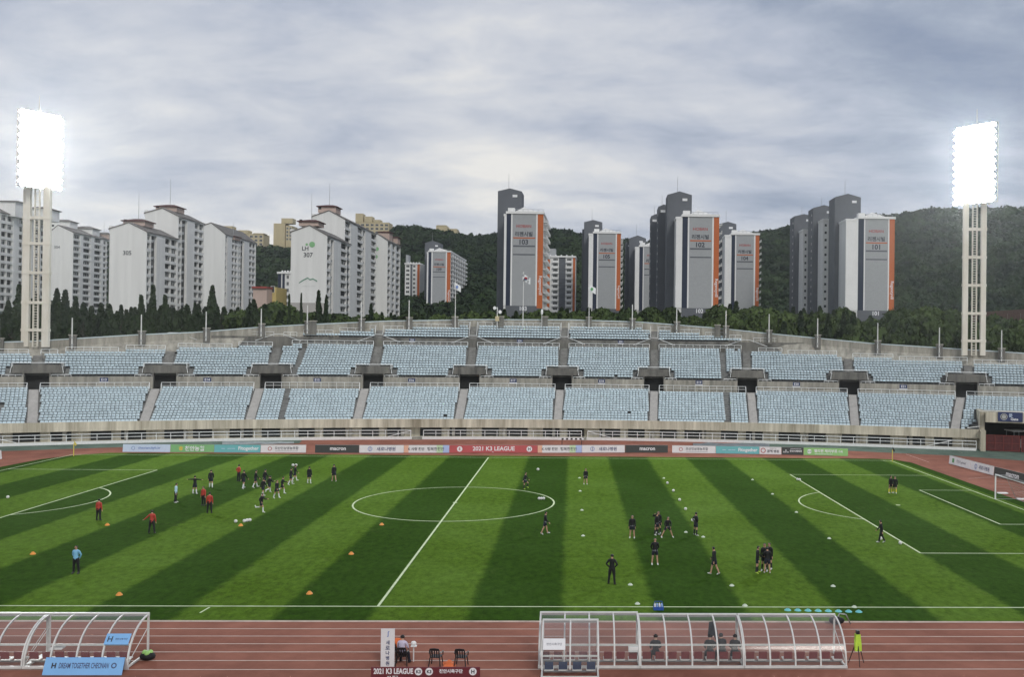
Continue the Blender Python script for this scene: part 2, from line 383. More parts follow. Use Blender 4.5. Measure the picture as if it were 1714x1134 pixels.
R1L, NL, TL, ZL, RL = 191.6, 14, .82, 2.50, .322       # first riser, rows, tread, first floor height, rise
R1U, NU, TU, ZU, RU = 204.3, 13, .76, 8.90, .388
R1T, NT, TT, ZT, RT = 215.0, 5, .74, 15.45, .46
def s_low(k, r): t = (r-191.3)/11.7; return SLB[k]+(SLT[k]-SLB[k])*t
def s_up(k, r): t = (r-205)/8.5; return SUB[k]+(SUT[k]-SUB[k])*t
jl0 = ang_at(470, 702, 191.6)[0]; jl1 = ang_at(482.5, 652, 203)[0]; jr0 = ang_at(1219, 706, 191.6)[0]; jr1 = ang_at(1215.5, 652, 203)[0]
ju0 = ang_at(492, 630, 205)[0]; ju1 = ang_at(511, 577, 213.7)[0]; kr0 = ang_at(1212.5, 630, 205)[0]; kr1 = ang_at(1209.5, 580, 213.7)[0]
def j_low(s, r): t = (r-191.6)/11.4; return (jl0+(jl1-jl0)*t, jr0+(jr1-jr0)*t)[s]
def j_up(s, r): t = (r-205)/8.7; return (ju0+(ju1-ju0)*t, kr0+(kr1-kr0)*t)[s]
def arcbox(b, a0, a1, r0, r1, z0, z1, mi=0, step=.02, z0b=None, z1b=None):
    n = max(1, int(math.ceil((a1-a0)/step-1e-6))); vs = []
    for i in range(n+1):
        a = a0+(a1-a0)*i/n; f = i/n; zb0 = z0 if z0b is None else z0+(z0b-z0)*f; zb1 = z1 if z1b is None else z1+(z1b-z1)*f
        vs += [CYL(a, r0, zb0), CYL(a, r1, zb0), CYL(a, r1, zb1), CYL(a, r0, zb1)]
    fs = []
    for i in range(n):
        p, q = 4*i, 4*i+4
        for k in range(4): fs.append((p+k, p+(k+1) % 4, q+(k+1) % 4, q+k))
    fs += [(3, 2, 1, 0), (4*n, 4*n+1, 4*n+2, 4*n+3)]
    b.add(vs, fs, mi)
def rails(b, a0, a1, r, z, h=1.0, posts=1.25, mid=True, rad=.035, step=.012):
    n = max(1, int(math.ceil((a1-a0)*r/2.4)))
    for hh in ((h, h*.52) if mid else (h,)):
        b.tube([CYL(a0+(a1-a0)*i/n, r, z+hh) for i in range(n+1)], rad*1.15 if hh == h else rad, 4)
    m_ = max(1, int(round((a1-a0)*r/posts)))
    for i in range(m_+1):
        a = a0+(a1-a0)*i/m_; b.tube([CYL(a, r, z-.25), CYL(a, r, z+h)], rad, 4)

stand = thing('grandstand', CYL(0, 191, 0), 'long curved concrete grandstand with tiers of pale blue seats beyond the pitch', 'grandstand')
TUN_R = .3388; TUN_L = -.4035
# terraces
b = MB()
for i in range(NL):
    r0, z = R1L+TL*i, ZL+RL*i
    arcbox(b, A0 if i >= 8 else TUN_L, A1 if i >= 8 else TUN_R, r0, r0+TL+.3, z-.5, z)
arcbox(b, A0, A1, R1L+TL*NL, 204.2, 6.3, 7.02)
b.build('lower_terrace', M_step, stand)
def n_up(a): return int(max(0, min(NU, math.floor((rim(a)[0]-R1U-1.55)/TU))))
def n_top(a): 
    k = int(max(0, min(NT, math.floor((rim(a)[0]-R1T-.15)/TT)))); return k
def spans(f, k, step=.004):
    a = A0; out = []; cur = None
    while a < A1+1e-9:
        if f(a) > k:
            cur = [a, a] if cur is None else [cur[0], a]
        elif cur: out.append(cur); cur = None
        a += step
    if cur: out.append(cur)
    return [s for s in out if s[1]-s[0] > .003]
b = MB()
for i in range(NU):
    r0, z = R1U+TU*i, ZU+RU*i
    for s in spans(n_up, i):
        cut = [s[0]]+([q for c in SUB if s[0] < c < s[1] for q in (c-.0083, c+.0083)] if i < 2 else [])+[s[1]]
        for q in range(0, len(cut), 2): arcbox(b, cut[q], cut[q+1], r0, r0+TU+.3, z-.6, z)
b.build('upper_terrace', M_step, stand)
b = MB()
for i in range(NT):
    r0, z = R1T+TT*i, ZT+RT*i
    for s in spans(n_top, i): arcbox(b, s[0], s[1], r0, r0+TT+.3, z-.6, z)
b.build('top_terrace', M_step, stand)
# parapet and its underside
b = MB(); arcbox(b, TUN_L, TUN_R, 191.28, 191.62, 1.68, 2.98); arcbox(b, TUN_L, TUN_R, 191.63, 204, 1.70, 1.98)
b.build('parapet', M_concl, stand)
b = MB(); arcbox(b, TUN_L, TUN_R, 192.9, 193.1, 0, 1.70); b.build('front_wall', M_concl, stand)
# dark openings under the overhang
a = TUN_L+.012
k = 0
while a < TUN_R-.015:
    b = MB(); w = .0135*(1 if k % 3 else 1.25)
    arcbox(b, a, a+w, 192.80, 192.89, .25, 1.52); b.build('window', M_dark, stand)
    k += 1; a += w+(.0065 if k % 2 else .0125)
a = TUN_L+.003
while a < TUN_R: b = MB(); arcbox(b, a, a+.0022, 192.2, 192.79, .125, 1.69); b.build('pillar', M_conc, stand); a += .0405
# apron wall with its rail
b = MB(); arcbox(b, -.425, TUN_R-.003, 189.75, 189.95, 0, .40); arcbox(b, -.425, TUN_R-.003, 189.96, 192.85, .0, .12); ap = b.build('apron_wall', M_white, stand)
gaps = [(.0 + g0, g1) for g0, g1 in ((-.1085, -.0985), (.0285, .0335))]
b = MB(); edges = [-.425]+[q for g in gaps for q in g]+[TUN_R-.003]
for i in range(0, len(edges), 2): rails(b, edges[i], edges[i+1], 189.85, .4, .98, 1.9, True, .045)
for g in gaps:
    for e_ in g: b.tube([CYL(e_, 189.85, .2), CYL(e_, 189.85, 1.4)], .06, 5)
for a_, s in ((-.108, -1), (.034, 1), (.318, -1), (-.405, 1)): b.tube([CYL(a_, 189.8, 1.35), CYL(a_+s*.018, 189.8, .45)], .05, 5)
b.build('railing', M_rail, stand)
for g in gaps:
    b = MB()
    for q in range(3): arcbox(b, g[0]+.001, g[1]-.001, 189.2+.25*q, 189.7, .13*q, .13*(q+1)-.003)
    b.build('gate_step', M_conc, stand)
# middle wall with the vomitories, and the wall under the top tier
b = MB()
cuts = sorted([(s-.0082, s+.0082) for s in SUB])
e = [A0]+[q for c in cuts for q in c]+[A1]
for i in range(0, len(e), 2): arcbox(b, e[i], e[i+1], 204.0, 204.28, 7.02, 8.92)
b.build('middle_wall', M_conc, stand)
b = MB()
for s in spans(lambda a: 1 if rim(a)[0] > 214.6 else 0, 0): arcbox(b, s[0]-.04, s[1]+.04, 214.72, 214.98, 13.6, 15.5)
b.build('upper_wall', M_concd, stand)
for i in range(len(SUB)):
    b = MB(); arcbox(b, SUB[i]-.0088, SUB[i]+.0088, 205.9, 206.1, 7.02, 9.5); b.build('doorway_shade', M_dark, stand)  # near-black panel standing in for the shade inside the vomitory
for s in SUB:
    for q in (-1, 1): b = MB(); arcbox(b, s+q*.0084-.0005, s+q*.0084+.0005, 204.0, 205.89, 7.02, 9.46); b.build('doorway_wall', M_concd, stand)
HW = [.0160, .0150, .0145, .0138, .0132, .0128, .0126, .0132, .0138, .0142]
marks = ['', '', 'A', 'B', 'C', '1', '2', '3', '4', '5']
M_mark = mat('chalk lettering', (.50, .48, .43), .9, 0)
for i, s in enumerate(SUB):
    b = MB(); w = HW[i]
    # hood: the solid front of the stair head
    rr = 204.32
    b.prism([CYL(s-w, rr, 9.46), CYL(s+w, rr, 9.46), CYL(s+w*.94, rr, 10.72), CYL(s-w*.94, rr, 10.72)], np.array(CYL(s, rr+.28, 0))-np.array(CYL(s, rr, 0)))
    for q in (-1, 1): arcbox(b, s+q*w-.0009, s+q*w+.0009, rr+.29, rr+2.6, 8.6, 10.4)
    arcbox(b, s-w+.001, s+w-.001, rr+.29, rr+2.5, 9.9, 10.15)
    hd = b.build('stair_hood', M_concd, stand)
    b = MB()
    b.tube([CYL(s-w*1.06, rr, 9.5), CYL(s-w*.98, rr, 11.02), CYL(s+w*.98, rr, 11.02), CYL(s+w*1.06, rr, 9.5)], .055, 5)
    for q in (-1, 1):
        b.tube([CYL(s+q*w*.98, rr, 11.02), CYL(s+q*w*1.05, rr+2.4, 11.0)], .045, 4)
        for r_ in (0, 1, 2.4): b.tube([CYL(s+q*w*(1+.02*r_), rr+r_, 10.3), CYL(s+q*w*(1+.02*r_), rr+r_, 11.0)], .035, 4)
        a_, c_ = sorted((s+q*.0092, s+q*(w+.006))); n_ = 3
        b.tube([CYL(a_+(c_-a_)*t/3, 204.15, 9.22) for t in range(4)], .05, 4)
        for t in range(4): b.tube([CYL(a_+(c_-a_)*t/3, 204.15, 8.8), CYL(a_+(c_-a_)*t/3, 204.15, 9.22)], .035, 4)
    b.build('railing', M_rail, hd)
    if marks[i]:
        rt = (cos(s), -sin(s), 0); P = CYL(s, rr-.012, 10.09)
        letter(marks[i], hd, P, rt, (0, 0, 1), .5, .55, M_mark, .02); disc(hd, P, rt, (0, 0, 1), .50, M_mark, 'lettering_ring', .42)
# stairs
for k in range(10):
    b = MB()
    for i in range(2*NL):
        r0 = R1L+TL/2*i; z = ZL+RL/2*(i+1)+.01; c = s_low(k, r0); w = .62/r0
        arcbox(b, c-w, c+w, r0, r0+TL/2+.02, z-.3, z)
    b.build('stair', M_stair, stand)
    b = MB(); nn = n_up(s_up(k, 212))
    for i in range(8, 2*nn):
        r0 = R1U+TU/2*i; z = ZU+RU/2*(i+1)+.01; c = s_up(k, r0); w = .62/r0
        arcbox(b, c-w, c+w, r0, r0+TU/2+.02, z-.3, z)
    b.build('stair', M_staird, stand)
    c = SUT[k]; nt_ = n_top(c)
    if nt_ >= 2:
        b = MB()
        for i in range(2*nt_):
            r0 = R1T+TT/2*i; z = ZT+RT/2*(i+1)+.01; w = .55/r0
            arcbox(b, c-w, c+w, r0, r0+TT/2+.02, z-.3, z)
        b.build('stair', M_staird, stand)
        b = MB()
        for q in (-1, 1):
            w = .66/215
            b.tube([CYL(c+q*w, 214.9, 16.1)]+[CYL(c+q*w, R1T+TT*t, ZT+RT*t+.95) for t in range(nt_+1)], .04, 4)
            b.tube([CYL(c+q*w, 214.8, 15.95), CYL(c+q*.0175, 214.3, 14.75)], .045, 4)
        b.tube([CYL(c-.0031, 214.9, 16.1), CYL(c+.0031, 214.9, 16.1)], .045, 4)
        b.build('railing', M_rail, stand)
    elif rim(c)[0] > 214:
        b = MB()
        for q in (-1, 1): b.tube([CYL(c+q*.003, 214.8, 15.9), CYL(c+q*.0175, 214.3, 14.75)], .045, 4)
        b.tube([CYL(c-.003, 214.8, 15.9), CYL(c+.003, 214.8, 15.9)], .045, 4); b.build('railing', M_rail, stand)
# rails at the back of each block
lows = [A0]+SLT+[A1]
for k in range(11):
    b = MB(); a0, a1 = lows[k]+(.0042 if k else 0), lows[k+1]-(.0042 if k < 10 else 0)
    rails(b, a0, a1, 203.25, 7.02, 1.0, 1.25, True, .034)
    for q, e_ in ((1, a0), (-1, a1)): b.tube([CYL(e_, 203.25, 8.02), CYL(e_+q*.0, 202.6, 7.7), CYL(e_, 202.2, 6.7)], .045, 4)
    b.build('railing', M_rail, stand)
for j in range(NU+1):
    for s in spans(lambda a: 1 if n_up(a) == j else 0, 0):
        if j < 5: continue
        r_ = R1U+TU*j+.22; z_ = ZU+RU*(j-1)+.40
        cut = [s[0]]+[q for c in sorted(SUT) if s[0] < c < s[1] for q in (c-.0036, c+.0036)]+[s[1]]
        for i in range(0, len(cut), 2):
            if cut[i+1]-cut[i] < .004: continue
            # long runs are made of panels
            b = MB(); rails(b, cut[i]+.0004, cut[i+1]-.0004, r_, z_, .95, 1.25, True, .034)
            for e_ in (cut[i]+.0004, cut[i+1]-.0004): b.tube([CYL(e_, r_, z_+.95), CYL(e_, r_-.6, z_+.3)], .04, 4)
            b.build('railing', M_rail, stand)
for j in range(NT+1):
    for s in spans(lambda a: 1 if (n_top(a) == j and rim(a)[0] > 214.95) else 0, 0):
        r_ = R1T+TT*j+.15; z_ = ZT+RT*(j-1)+.35
        cut = [s[0]]+[q for c in sorted(SUT) if s[0] < c < s[1] for q in (c-.0034, c+.0034)]+[s[1]]
        for i in range(0, len(cut), 2):
            if cut[i+1]-cut[i] < .004: continue
            b = MB(); rails(b, cut[i]+.0004, cut[i+1]-.0004, r_, z_, .95, 1.25, True, .034); b.build('railing', M_rail, stand)
# rim wall with a pipe along its top
b = MB(); aa = np.arange(A0, A1+.001, .01)
vs = []
for a in aa:
    r_, z_ = rim(a); zb = 6
    vs += [CYL(a, r_+.02, zb), CYL(a, r_+.32, -.1), CYL(a, r_+.32, z_-.12), CYL(a, r_+.02, z_-.12)]
n = len(aa)-1; fs = []
for i in range(n):
    for k in range(4): fs.append((4*i+k, 4*i+(k+1) % 4, 4*i+4+(k+1) % 4, 4*i+4+k))
fs += [(3, 2, 1, 0), (4*n, 4*n+1, 4*n+2, 4*n+3)]
b.add(vs, fs); b.build('rim_wall', M_conc, stand)
# sloping concrete between the last row and the rim wall
b = MB(); vs = []
for a in aa:
    r_, z_ = rim(a); k1 = n_top(a); 
    if r_ > 215.0: rb, zb = R1T+TT*k1+.25, ZT+RT*(k1-1)-.05 if k1 else 15.3
    else: k1 = n_up(a); rb, zb = min(r_-.05, R1U+TU*k1+.25), ZU+RU*(k1-1)-.05
    vs += [CYL(a, rb, zb), CYL(a, r_+.05, max(zb, z_-1.15))]
b.add(vs, [(2*i, 2*i+2, 2*i+3, 2*i+1) for i in range(n)]); b.build('rim_ledge', M_conc, stand)
b = MB(); b.tube([CYL(a, rim(a)[0]+.15, rim(a)[1]) for a in aa], .11, 6); b.build('rim_pipe', mat('blue grey pipe', (.50, .58, .60), .5, .05), stand)

# tunnels at both ends of the front
b = MB()
arcbox(b, TUN_R, TUN_R+.0035, 189.6, 203.5, 0, 2.98); arcbox(b, TUN_R, TUN_R+.0035, 191.4, 198.3, 2.99, 5.6)
arcbox(b, TUN_R+.0036, A1, 190.6, 190.95, 4.15, 5.62); arcbox(b, TUN_R+.0036, A1, 190.96, 198.1, 5.2, 5.45)
b.build('tunnel_wall', M_concl, stand)
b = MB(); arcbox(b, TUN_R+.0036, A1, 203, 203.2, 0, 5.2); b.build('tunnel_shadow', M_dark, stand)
b = MB(); b.tube([CYL(TUN_R-.009, 191.45, 3.15), CYL(TUN_R+.0015, 191.45, 3.5), CYL(TUN_R+.0032, 192.5, 5.75), CYL(A1, 191, 5.75)], .06, 5); b.build('railing', M_rail, stand)
b = MB(); arcbox(b, A0, TUN_L-.0004, 191.28, 191.6, 1.7, 2.98); arcbox(b, A0, TUN_L-.0004, 198.1, 198.3, 2.0, 5.0); arcbox(b, A0, TUN_L-.0004, 191.61, 198.09, 2.2, 2.6); b.build('platform', M_concd, stand)
b = MB(); rails(b, A0, TUN_L+.002, 191.9, 2.6, 1.0, 1.6); b.build('railing', M_rail, stand)

# seats
def seat_mesh():
    b = MB(); w = .243
    b.prism([(-w, -.22, .40), (-w, .20, .36), (-w, .20, .41), (-w, -.22, .445)], (2*w, 0, 0))
    b.prism([(-w, .19, .40), (w, .19, .40), (w, .235, .63), (w*.72, .245, .70), (-w*.72, .245, .70), (-w, .235, .63)], (0, .04, 0))
    b.par((-.05, .0, .0), (.1, 0, 0), (0, .12, 0), (0, 0, .36), 1)
    return b
SB = seat_mesh(); sv = np.array(SB.v)
seat_me = bpy.data.meshes.new('stadium_seat'); seat_me.from_pydata(SB.v, [], SB.f); seat_me.materials.append(M_seat); seat_me.materials.append(M_seatf); seat_me.polygons.foreach_set('material_index', SB.m)
front = []; rest = []
PIT_ = .53
def fill(tier, i, r, z, a0, a1, blk):
    ra = r+.42; n = int((a1-a0)*ra/PIT_)
    if n < 1: return
    off = ((a1-a0)*ra-n*PIT_)/2
    for k in range(n):
        a = a0+(off+(k+.5)*PIT_)/ra
        if tier != 0 or i > 0:
            if rnd.random() < .0008: continue
        (front if tier == 0 and i == 0 else rest).append((a, ra, z, blk))
for i in range(NL):
    r, z = R1L+TL*i, ZL+RL*i
    ed = [A0]+[s_low(k, r+.4) for k in range(10)]+[A1]
    for k in range(11):
        if i == NL-1 and k in (3, 7): continue
        a0, a1 = ed[k]+(.0036 if k else 0), ed[k+1]-(.0036 if k < 10 else 0)
        if k == 0 and i < 8: a0 = TUN_L+.002*((i+2)//2)*0+.002
        if k == 10 and i < 8: a1 = TUN_R-.001-(.0028*(3-i) if i < 3 else 0)
        js = [j_low(q, r+.4) for q in (0, 1)]
        cut = [a0]+[q for j in js if a0 < j < a1 for q in (j-.0017, j+.0017)]+[a1]
        for q in range(0, len(cut), 2): fill(0, i, r, z, cut[q], cut[q+1], k)
for i in range(NU):
    r, z = R1U+TU*i, ZU+RU*i
    ed = [A0]+[s_up(k, r+.4) for k in range(10)]+[A1]
    gap = [HW[k]+.0036 if i < 3 else (HW[k]+.0008 if i < 4 else .0037) for k in range(10)]
    for s in spans(n_up, i):
        for k in range(11):
            a0, a1 = max(s[0], ed[k]+(gap[k-1] if k else 0)), min(s[1], ed[k+1]-(gap[k] if k < 10 else 0))
            if a1 <= a0: continue
            js = [j_up(q, r+.4) for q in (0, 1)]
            cut = [a0]+[q for j in js if a0 < j < a1 for q in (j-.0017, j+.0017)]+[a1]
            for q in range(0, len(cut), 2): fill(1, i, r, z, cut[q], cut[q+1], k)
for i in range(NT):
    r, z = R1T+TT*i, ZT+RT*i
    ed = [A0]+SUT+[A1]
    for s in spans(n_top, i):
        for k in range(11):
            a0, a1 = max(s[0], ed[k]+.0036), min(s[1], ed[k+1]-.0036)
            if a1 > a0: fill(2, i, r, z, a0, a1, k)
names = ['E12', 'E13', 'E14', 'E15', 'E16', 'E17', 'E18', 'E19', 'E20', 'E21', 'E22']
front = [f for f in front if -.412 < f[0] < .3385][:300]
for a, ra, z, blk in front:
    o = link('stadium_seat', seat_me, None, CYL(a, ra, z), -a)
    lab = 'pale blue seat in front row of the lower block under sign '+names[blk]
    if blk == 0: lab = 'pale blue seat in front row of the leftmost lower block'
    if blk == 10: lab = 'pale blue seat in front row beside the right tunnel wall'
    tag(o, lab, 'seat', 'front row seats of the lower tier')
A_ = np.array([(q[0], q[1], q[2]) for q in rest]); nS = len(A_); nv = len(sv)
ca, sa = np.cos(A_[:, 0])[:, None], np.sin(A_[:, 0])[:, None]
jit = nrng.normal(0, .012, (nS, 1))
X = XC+A_[:, 1:2]*sa+sv[None, :, 0]*ca+sv[None, :, 1]*sa
Y = YC+A_[:, 1:2]*ca-sv[None, :, 0]*sa+sv[None, :, 1]*ca
Z = A_[:, 2:3]+sv[None, :, 2]+jit*0
Vv = np.stack([X, Y, Z], 2).reshape(-1, 3)
pv, pf, pm = [], [], []
tri = []; mi_ = []
for f, m_ in zip(SB.f, SB.m):
    for q in range(1, len(f)-1): tri.append((f[0], f[q], f[q+1])); mi_.append(m_)
T_ = np.array(tri); Fc = (T_[None]+(np.arange(nS)*nv)[:, None, None]).reshape(-1, 3)
o = link('stadium_seats', mesh_np('stadium_seats', Vv, Fc, [M_seat, M_seatf], np.tile(mi_, nS)))
tag(o, 'rows of pale blue seats filling the tiers behind the front row', 'seats', None, 'stuff')

# signs on the walls
M_sign = mat('sign blue', (.03, .045, .12), .5, 0); M_sw = mat('sign white', (.75, .76, .78), .5, 0)
def wall_sign(x, y, r, txt, w=1.15, h=.62):
    a, z = ang_at(x, y, r); rt = np.array((cos(a), -sin(a), 0)); P = np.array(CYL(a, r, z))
    t = thing('section_sign', P, 'small blue sign reading %s on the concrete wall' % txt, 'sign', 'section signs')
    b = MB(); b.par(P-rt*w/2-np.array((0, 0, h/2)), rt*w, np.array((sin(a), cos(a), 0))*.05, (0, 0, h)); b.build('panel', M_sign, t)
    b = MB(); b.par(P-rt*w*.55-np.array((0, 0, h/2+.17)), rt*w*1.1, np.array((sin(a), cos(a), 0))*.05, (0, 0, .14)); b.build('ledge', M_sw, t)
    letter(txt, t, P-np.array((sin(a), cos(a), 0))*.012, rt, (0, 0, 1), w*.7, h*.62, M_sw, .02)
for x, y, s in ((174, 636, 'E13'), (347, 636, 'E14'), (531, 636.5, 'E15'), (689, 637, 'E16'), (859, 637.5, 'E17'), (1007, 638.5, 'E18'), (1170, 640.5, 'E19'), (1333, 643.5, 'E20'), (1512, 647.5, 'E21')): wall_sign(x, y, 203.94, s)
for x, y, s in ((690, 569.5, 'E33'), (870, 571, 'E34'), (1039, 572.5, 'E35')): wall_sign(x, y, 214.66, s, 1.0, .5)

# poles and pillars on the rim
def rim_a(x, y=560): return ang_at(x, y, 215)[0]
poles = [(4.6, 535), (125, 532.5), (239, 527), (346, 522), (437.5, 517), (514, 511.5), (603.5, 505.5), (683, 503), (1058, 510), (1132.5, 515), (1215, 520), (1287, 526), (1368, 533), (1468, 541), (1570.5, 548.6), (1673.7, 553)]
nm = ['leftmost pole of the rim', 'second pole from the left, beside the left floodlight tower', 'third pole from the left along the rim', 'fourth pole from the left along the rim', 'fifth pole from the left along the rim', 'pole in front of the block numbered 307', 'pole right of the block numbered 307', 'pole left of the small orange striped block', 'first pole right of the tower numbered 105', 'pole under the tower numbered 102', 'pole under the tower numbered 104', 'pole left of the towers numbered 101', 'pole before the grey cores of tower 101', 'pole under the tower numbered 101', 'pole left of the right floodlight tower', 'pole right of the right floodlight tower']
def pillar_at(a, lab, h=.9):
    r_, z_ = rim(a); b = MB(); arcbox(b, a-.0024, a+.0024, r_-.75, r_-.02, z_-1.9, z_+h*.55); arcbox(b, a-.0029, a+.0029, r_-.85, r_+.08, z_+h*.55+.002, z_+h*.55+.16, 1)
    o = b.build('rim_pillar', [M_concd, M_conc], None, loc=CYL(a, r_-.4, z_-1.5)); tag(o, lab, 'pillar', 'pillars along the rim')
for (x, yt), lab in zip(poles, nm):
    a = rim_a(x); r_, z_ = rim(a); P = np.array(CYL(a, r_-.9, z_-1.6)); D_ = float((P-CAM) @ FH); zt = zof(x, yt, D_)
    t = thing('rim_pole', P, 'thin pale steel '+lab, 'pole', 'poles along the rim')
    b = MB(); b.tube([P, (P[0], P[1], zt)], [.12, .085], 8); b.build('shaft', M_pole, t)
    b = MB(); b.tube([(P[0], P[1], z_-1.1), (P[0], P[1], z_-.85)], .2, 8); b.tube([(P[0], P[1], z_+.1), (P[0], P[1], z_+.3)], .2, 8); b.build('collar', M_metal, t)
    pillar_at(a+.0003, 'weathered concrete pillar behind the '+lab)
for x, lab in ((524, 'weathered concrete pillar standing alone right of the 307 pole'), (760, 'weathered concrete pillar by the flag of the small tower 109'), (837, 'weathered concrete pillar beside the rim loudspeaker'), (911, 'weathered concrete pillar by the rim lamp under tower 103'), (985, 'weathered concrete pillar by the green emblem flag'), (1201, 'weathered concrete pillar standing alone left of tower 104')): pillar_at(rim_a(x), lab)

# ------------------------------------------------------------------ buildings on the rise behind
def window_mesh(w, h, mull=1, gm=None):
    b = MB(); f = .09
    b.box(-w/2, w/2, 0, .08, 0, f); b.box(-w/2, w/2, 0, .08, h-f, h); b.box(-w/2, -w/2+f, 0, .08, f+.001, h-f-.001); b.box(w/2-f, w/2, 0, .08, f+.001, h-f-.001)
    for k in range(mull): x = -w/2+w*(k+1)/(mull+1); b.box(x-.04, x+.04, .005, .07, f+.001, h-f-.001)
    b.box(-w/2+f, w/2-f, .085, .11, f, h-f, 1)
    me = bpy.data.meshes.new('window'); me.from_pydata(b.v, [], b.f); me.materials.append(M_bwhite); me.materials.append(gm or M_glass); me.polygons.foreach_set('material_index', b.m); return me
_wm = {}
def wmesh(w, h, mull=1, gm=None):
    k = (round(w, 1), round(h, 1), mull, gm.name if gm else '')
    if k not in _wm: _wm[k] = window_mesh(k[0], k[1], mull, gm)
    return _wm[k]
RZ_CAM = -YAW; RZ_RIGHT = pi/2-YAW; RZ_LEFT = -pi/2-YAW
class Wins:
    def __init__(s): s.l = []
    def add(s, me, P, rz): s.l.append((float((np.array(P)-CAM) @ FH), me, P, rz))
    def flush(s, parent):
        s.l.sort(key=lambda q: q[0]); base = np.array(parent.location)
        for d_, me, P, rz in s.l[:100]: link('window', me, parent, np.array(P)-base, rz)
        if len(s.l) > 100:
            b = MB()
            for d_, me, P, rz in s.l[100:]:
                c, s_ = cos(rz), sin(rz); vs = [(P[0]+v.co.x*c-v.co.y*s_, P[1]+v.co.x*s_+v.co.y*c, P[2]+v.co.z) for v in me.vertices]
                o = len(b.v); b.v += vs
                for p in me.polygons: b.f.append(tuple(o+i for i in p.vertices)); b.m.append(p.material_index)
            tag(b.build('window', [M_bwhite, M_glass], parent), kind='stuff')
def facade(bw, bd, bp, wins, u, strips, d0, ze, z0, fh, rec=.9, bwmat=0):
    """strips along a wall that faces right (+u): column pairs in the picture become depths on the plane u"""
    nf = int((ze-z0)/fh)
    for x0, x1, kind in strips:
        a, c = dof(x0, u), dof(x1, u)
        if kind == 'wall': bw.ub(u-rec-.05, u, a, c, z0, ze-.02)
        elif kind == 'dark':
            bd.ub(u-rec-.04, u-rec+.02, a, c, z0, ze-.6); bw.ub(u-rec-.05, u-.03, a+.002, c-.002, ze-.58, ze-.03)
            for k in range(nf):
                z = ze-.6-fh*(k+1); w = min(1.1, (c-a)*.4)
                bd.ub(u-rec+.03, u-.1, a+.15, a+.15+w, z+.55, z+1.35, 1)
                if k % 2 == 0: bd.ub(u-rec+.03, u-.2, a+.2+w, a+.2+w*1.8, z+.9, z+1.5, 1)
        else:
            n = {'win': 1, 'win2': 2}[kind]
            bd.ub(u-rec-.04, u-rec+.02, a, c, z0, ze-.4)
            bw.ub(u-rec-.05, u-.03, a+.002, c-.002, ze-.39, ze-.03)
            for q in range(n+1): bw.ub(u-rec-.03, u-.06, a+(c-a)*q/n-.14, a+(c-a)*q/n+.14, z0, ze-.4)
            for k in range(nf):
                z = ze-.4-fh*(k+1)
                bw.ub(u-rec-.03, u-.09, a+.16, c-.16, z-.14, z+.16)
                bp.append((u-.20, u-.12, a+.17, c-.17, z+.17, z+.85))
                for q in range(n):
                    p, r = a+(c-a)*q/n+.2, a+(c-a)*(q+1)/n-.2
                    if (k*7+q*3+int(x0)) % 3: wins.add(wmesh(r-p, fh-.75, 1 if r-p < 3 else 2, M_glass2), UD(u-.55-.2*((k+q) % 2), (p+r)/2, z+.3), RZ_RIGHT)
def many(boxes, name, ma, par):                        # up to a hundred parts of their own, nearest first
    boxes = sorted(boxes, key=lambda q: q[2] if not isinstance(q[0], tuple) else q[0][2])
    mk = lambda b, q: [b.ub(*r) for r in (q if isinstance(q[0], tuple) else [q])]
    for q in boxes[:100]: b = MB(); mk(b, q); b.build(name, ma, par)
    if len(boxes) > 100:
        b = MB()
        for q in boxes[100:]: mk(b, q)
        tag(b.build(name, ma, par), kind='stuff')
def machine_room(par, u0, u1, d0, d1, z0, z1, roof=M_roof, wall=M_pink, ant=0.):
    b = MB(); b.ub(u0, u1, d0, d1, z0, z1)
    b.ub(u0+.2, u0+1.2, d0-.03, d0, z0+1.2, z0+2.1, 1); r = b.build('machine_room', [wall, M_dark], par)
    b = MB(); o = .55; m_ = (u0+u1)/2; rr = z1+(u1-u0)*.13
    vs = [UD(u0-o, d0-o, z1), UD(u1+o, d0-o, z1), UD(u1+o, d1+o, z1), UD(u0-o, d1+o, z1), UD(u0+(u1-u0)*.3, (d0+d1)/2, rr), UD(u1-(u1-u0)*.3, (d0+d1)/2, rr)]
    vs += [tuple(np.array(v)-(0, 0, .28)) for v in vs[:4]]
    b.add(vs, [(0, 1, 5, 4), (1, 2, 5), (2, 3, 4, 5), (3, 0, 4), (6, 9, 8, 7), (0, 6, 7, 1), (1, 7, 8, 2), (2, 8, 9, 3), (3, 9, 6, 0)]); b.build('roof', roof, par)
    if ant: b = MB(); b.tube([UD(m_, (d0+d1)/2, rr-.3), UD(m_, (d0+d1)/2, rr+ant)], [.10, .05], 5); b.build('antenna', M_metal, par)
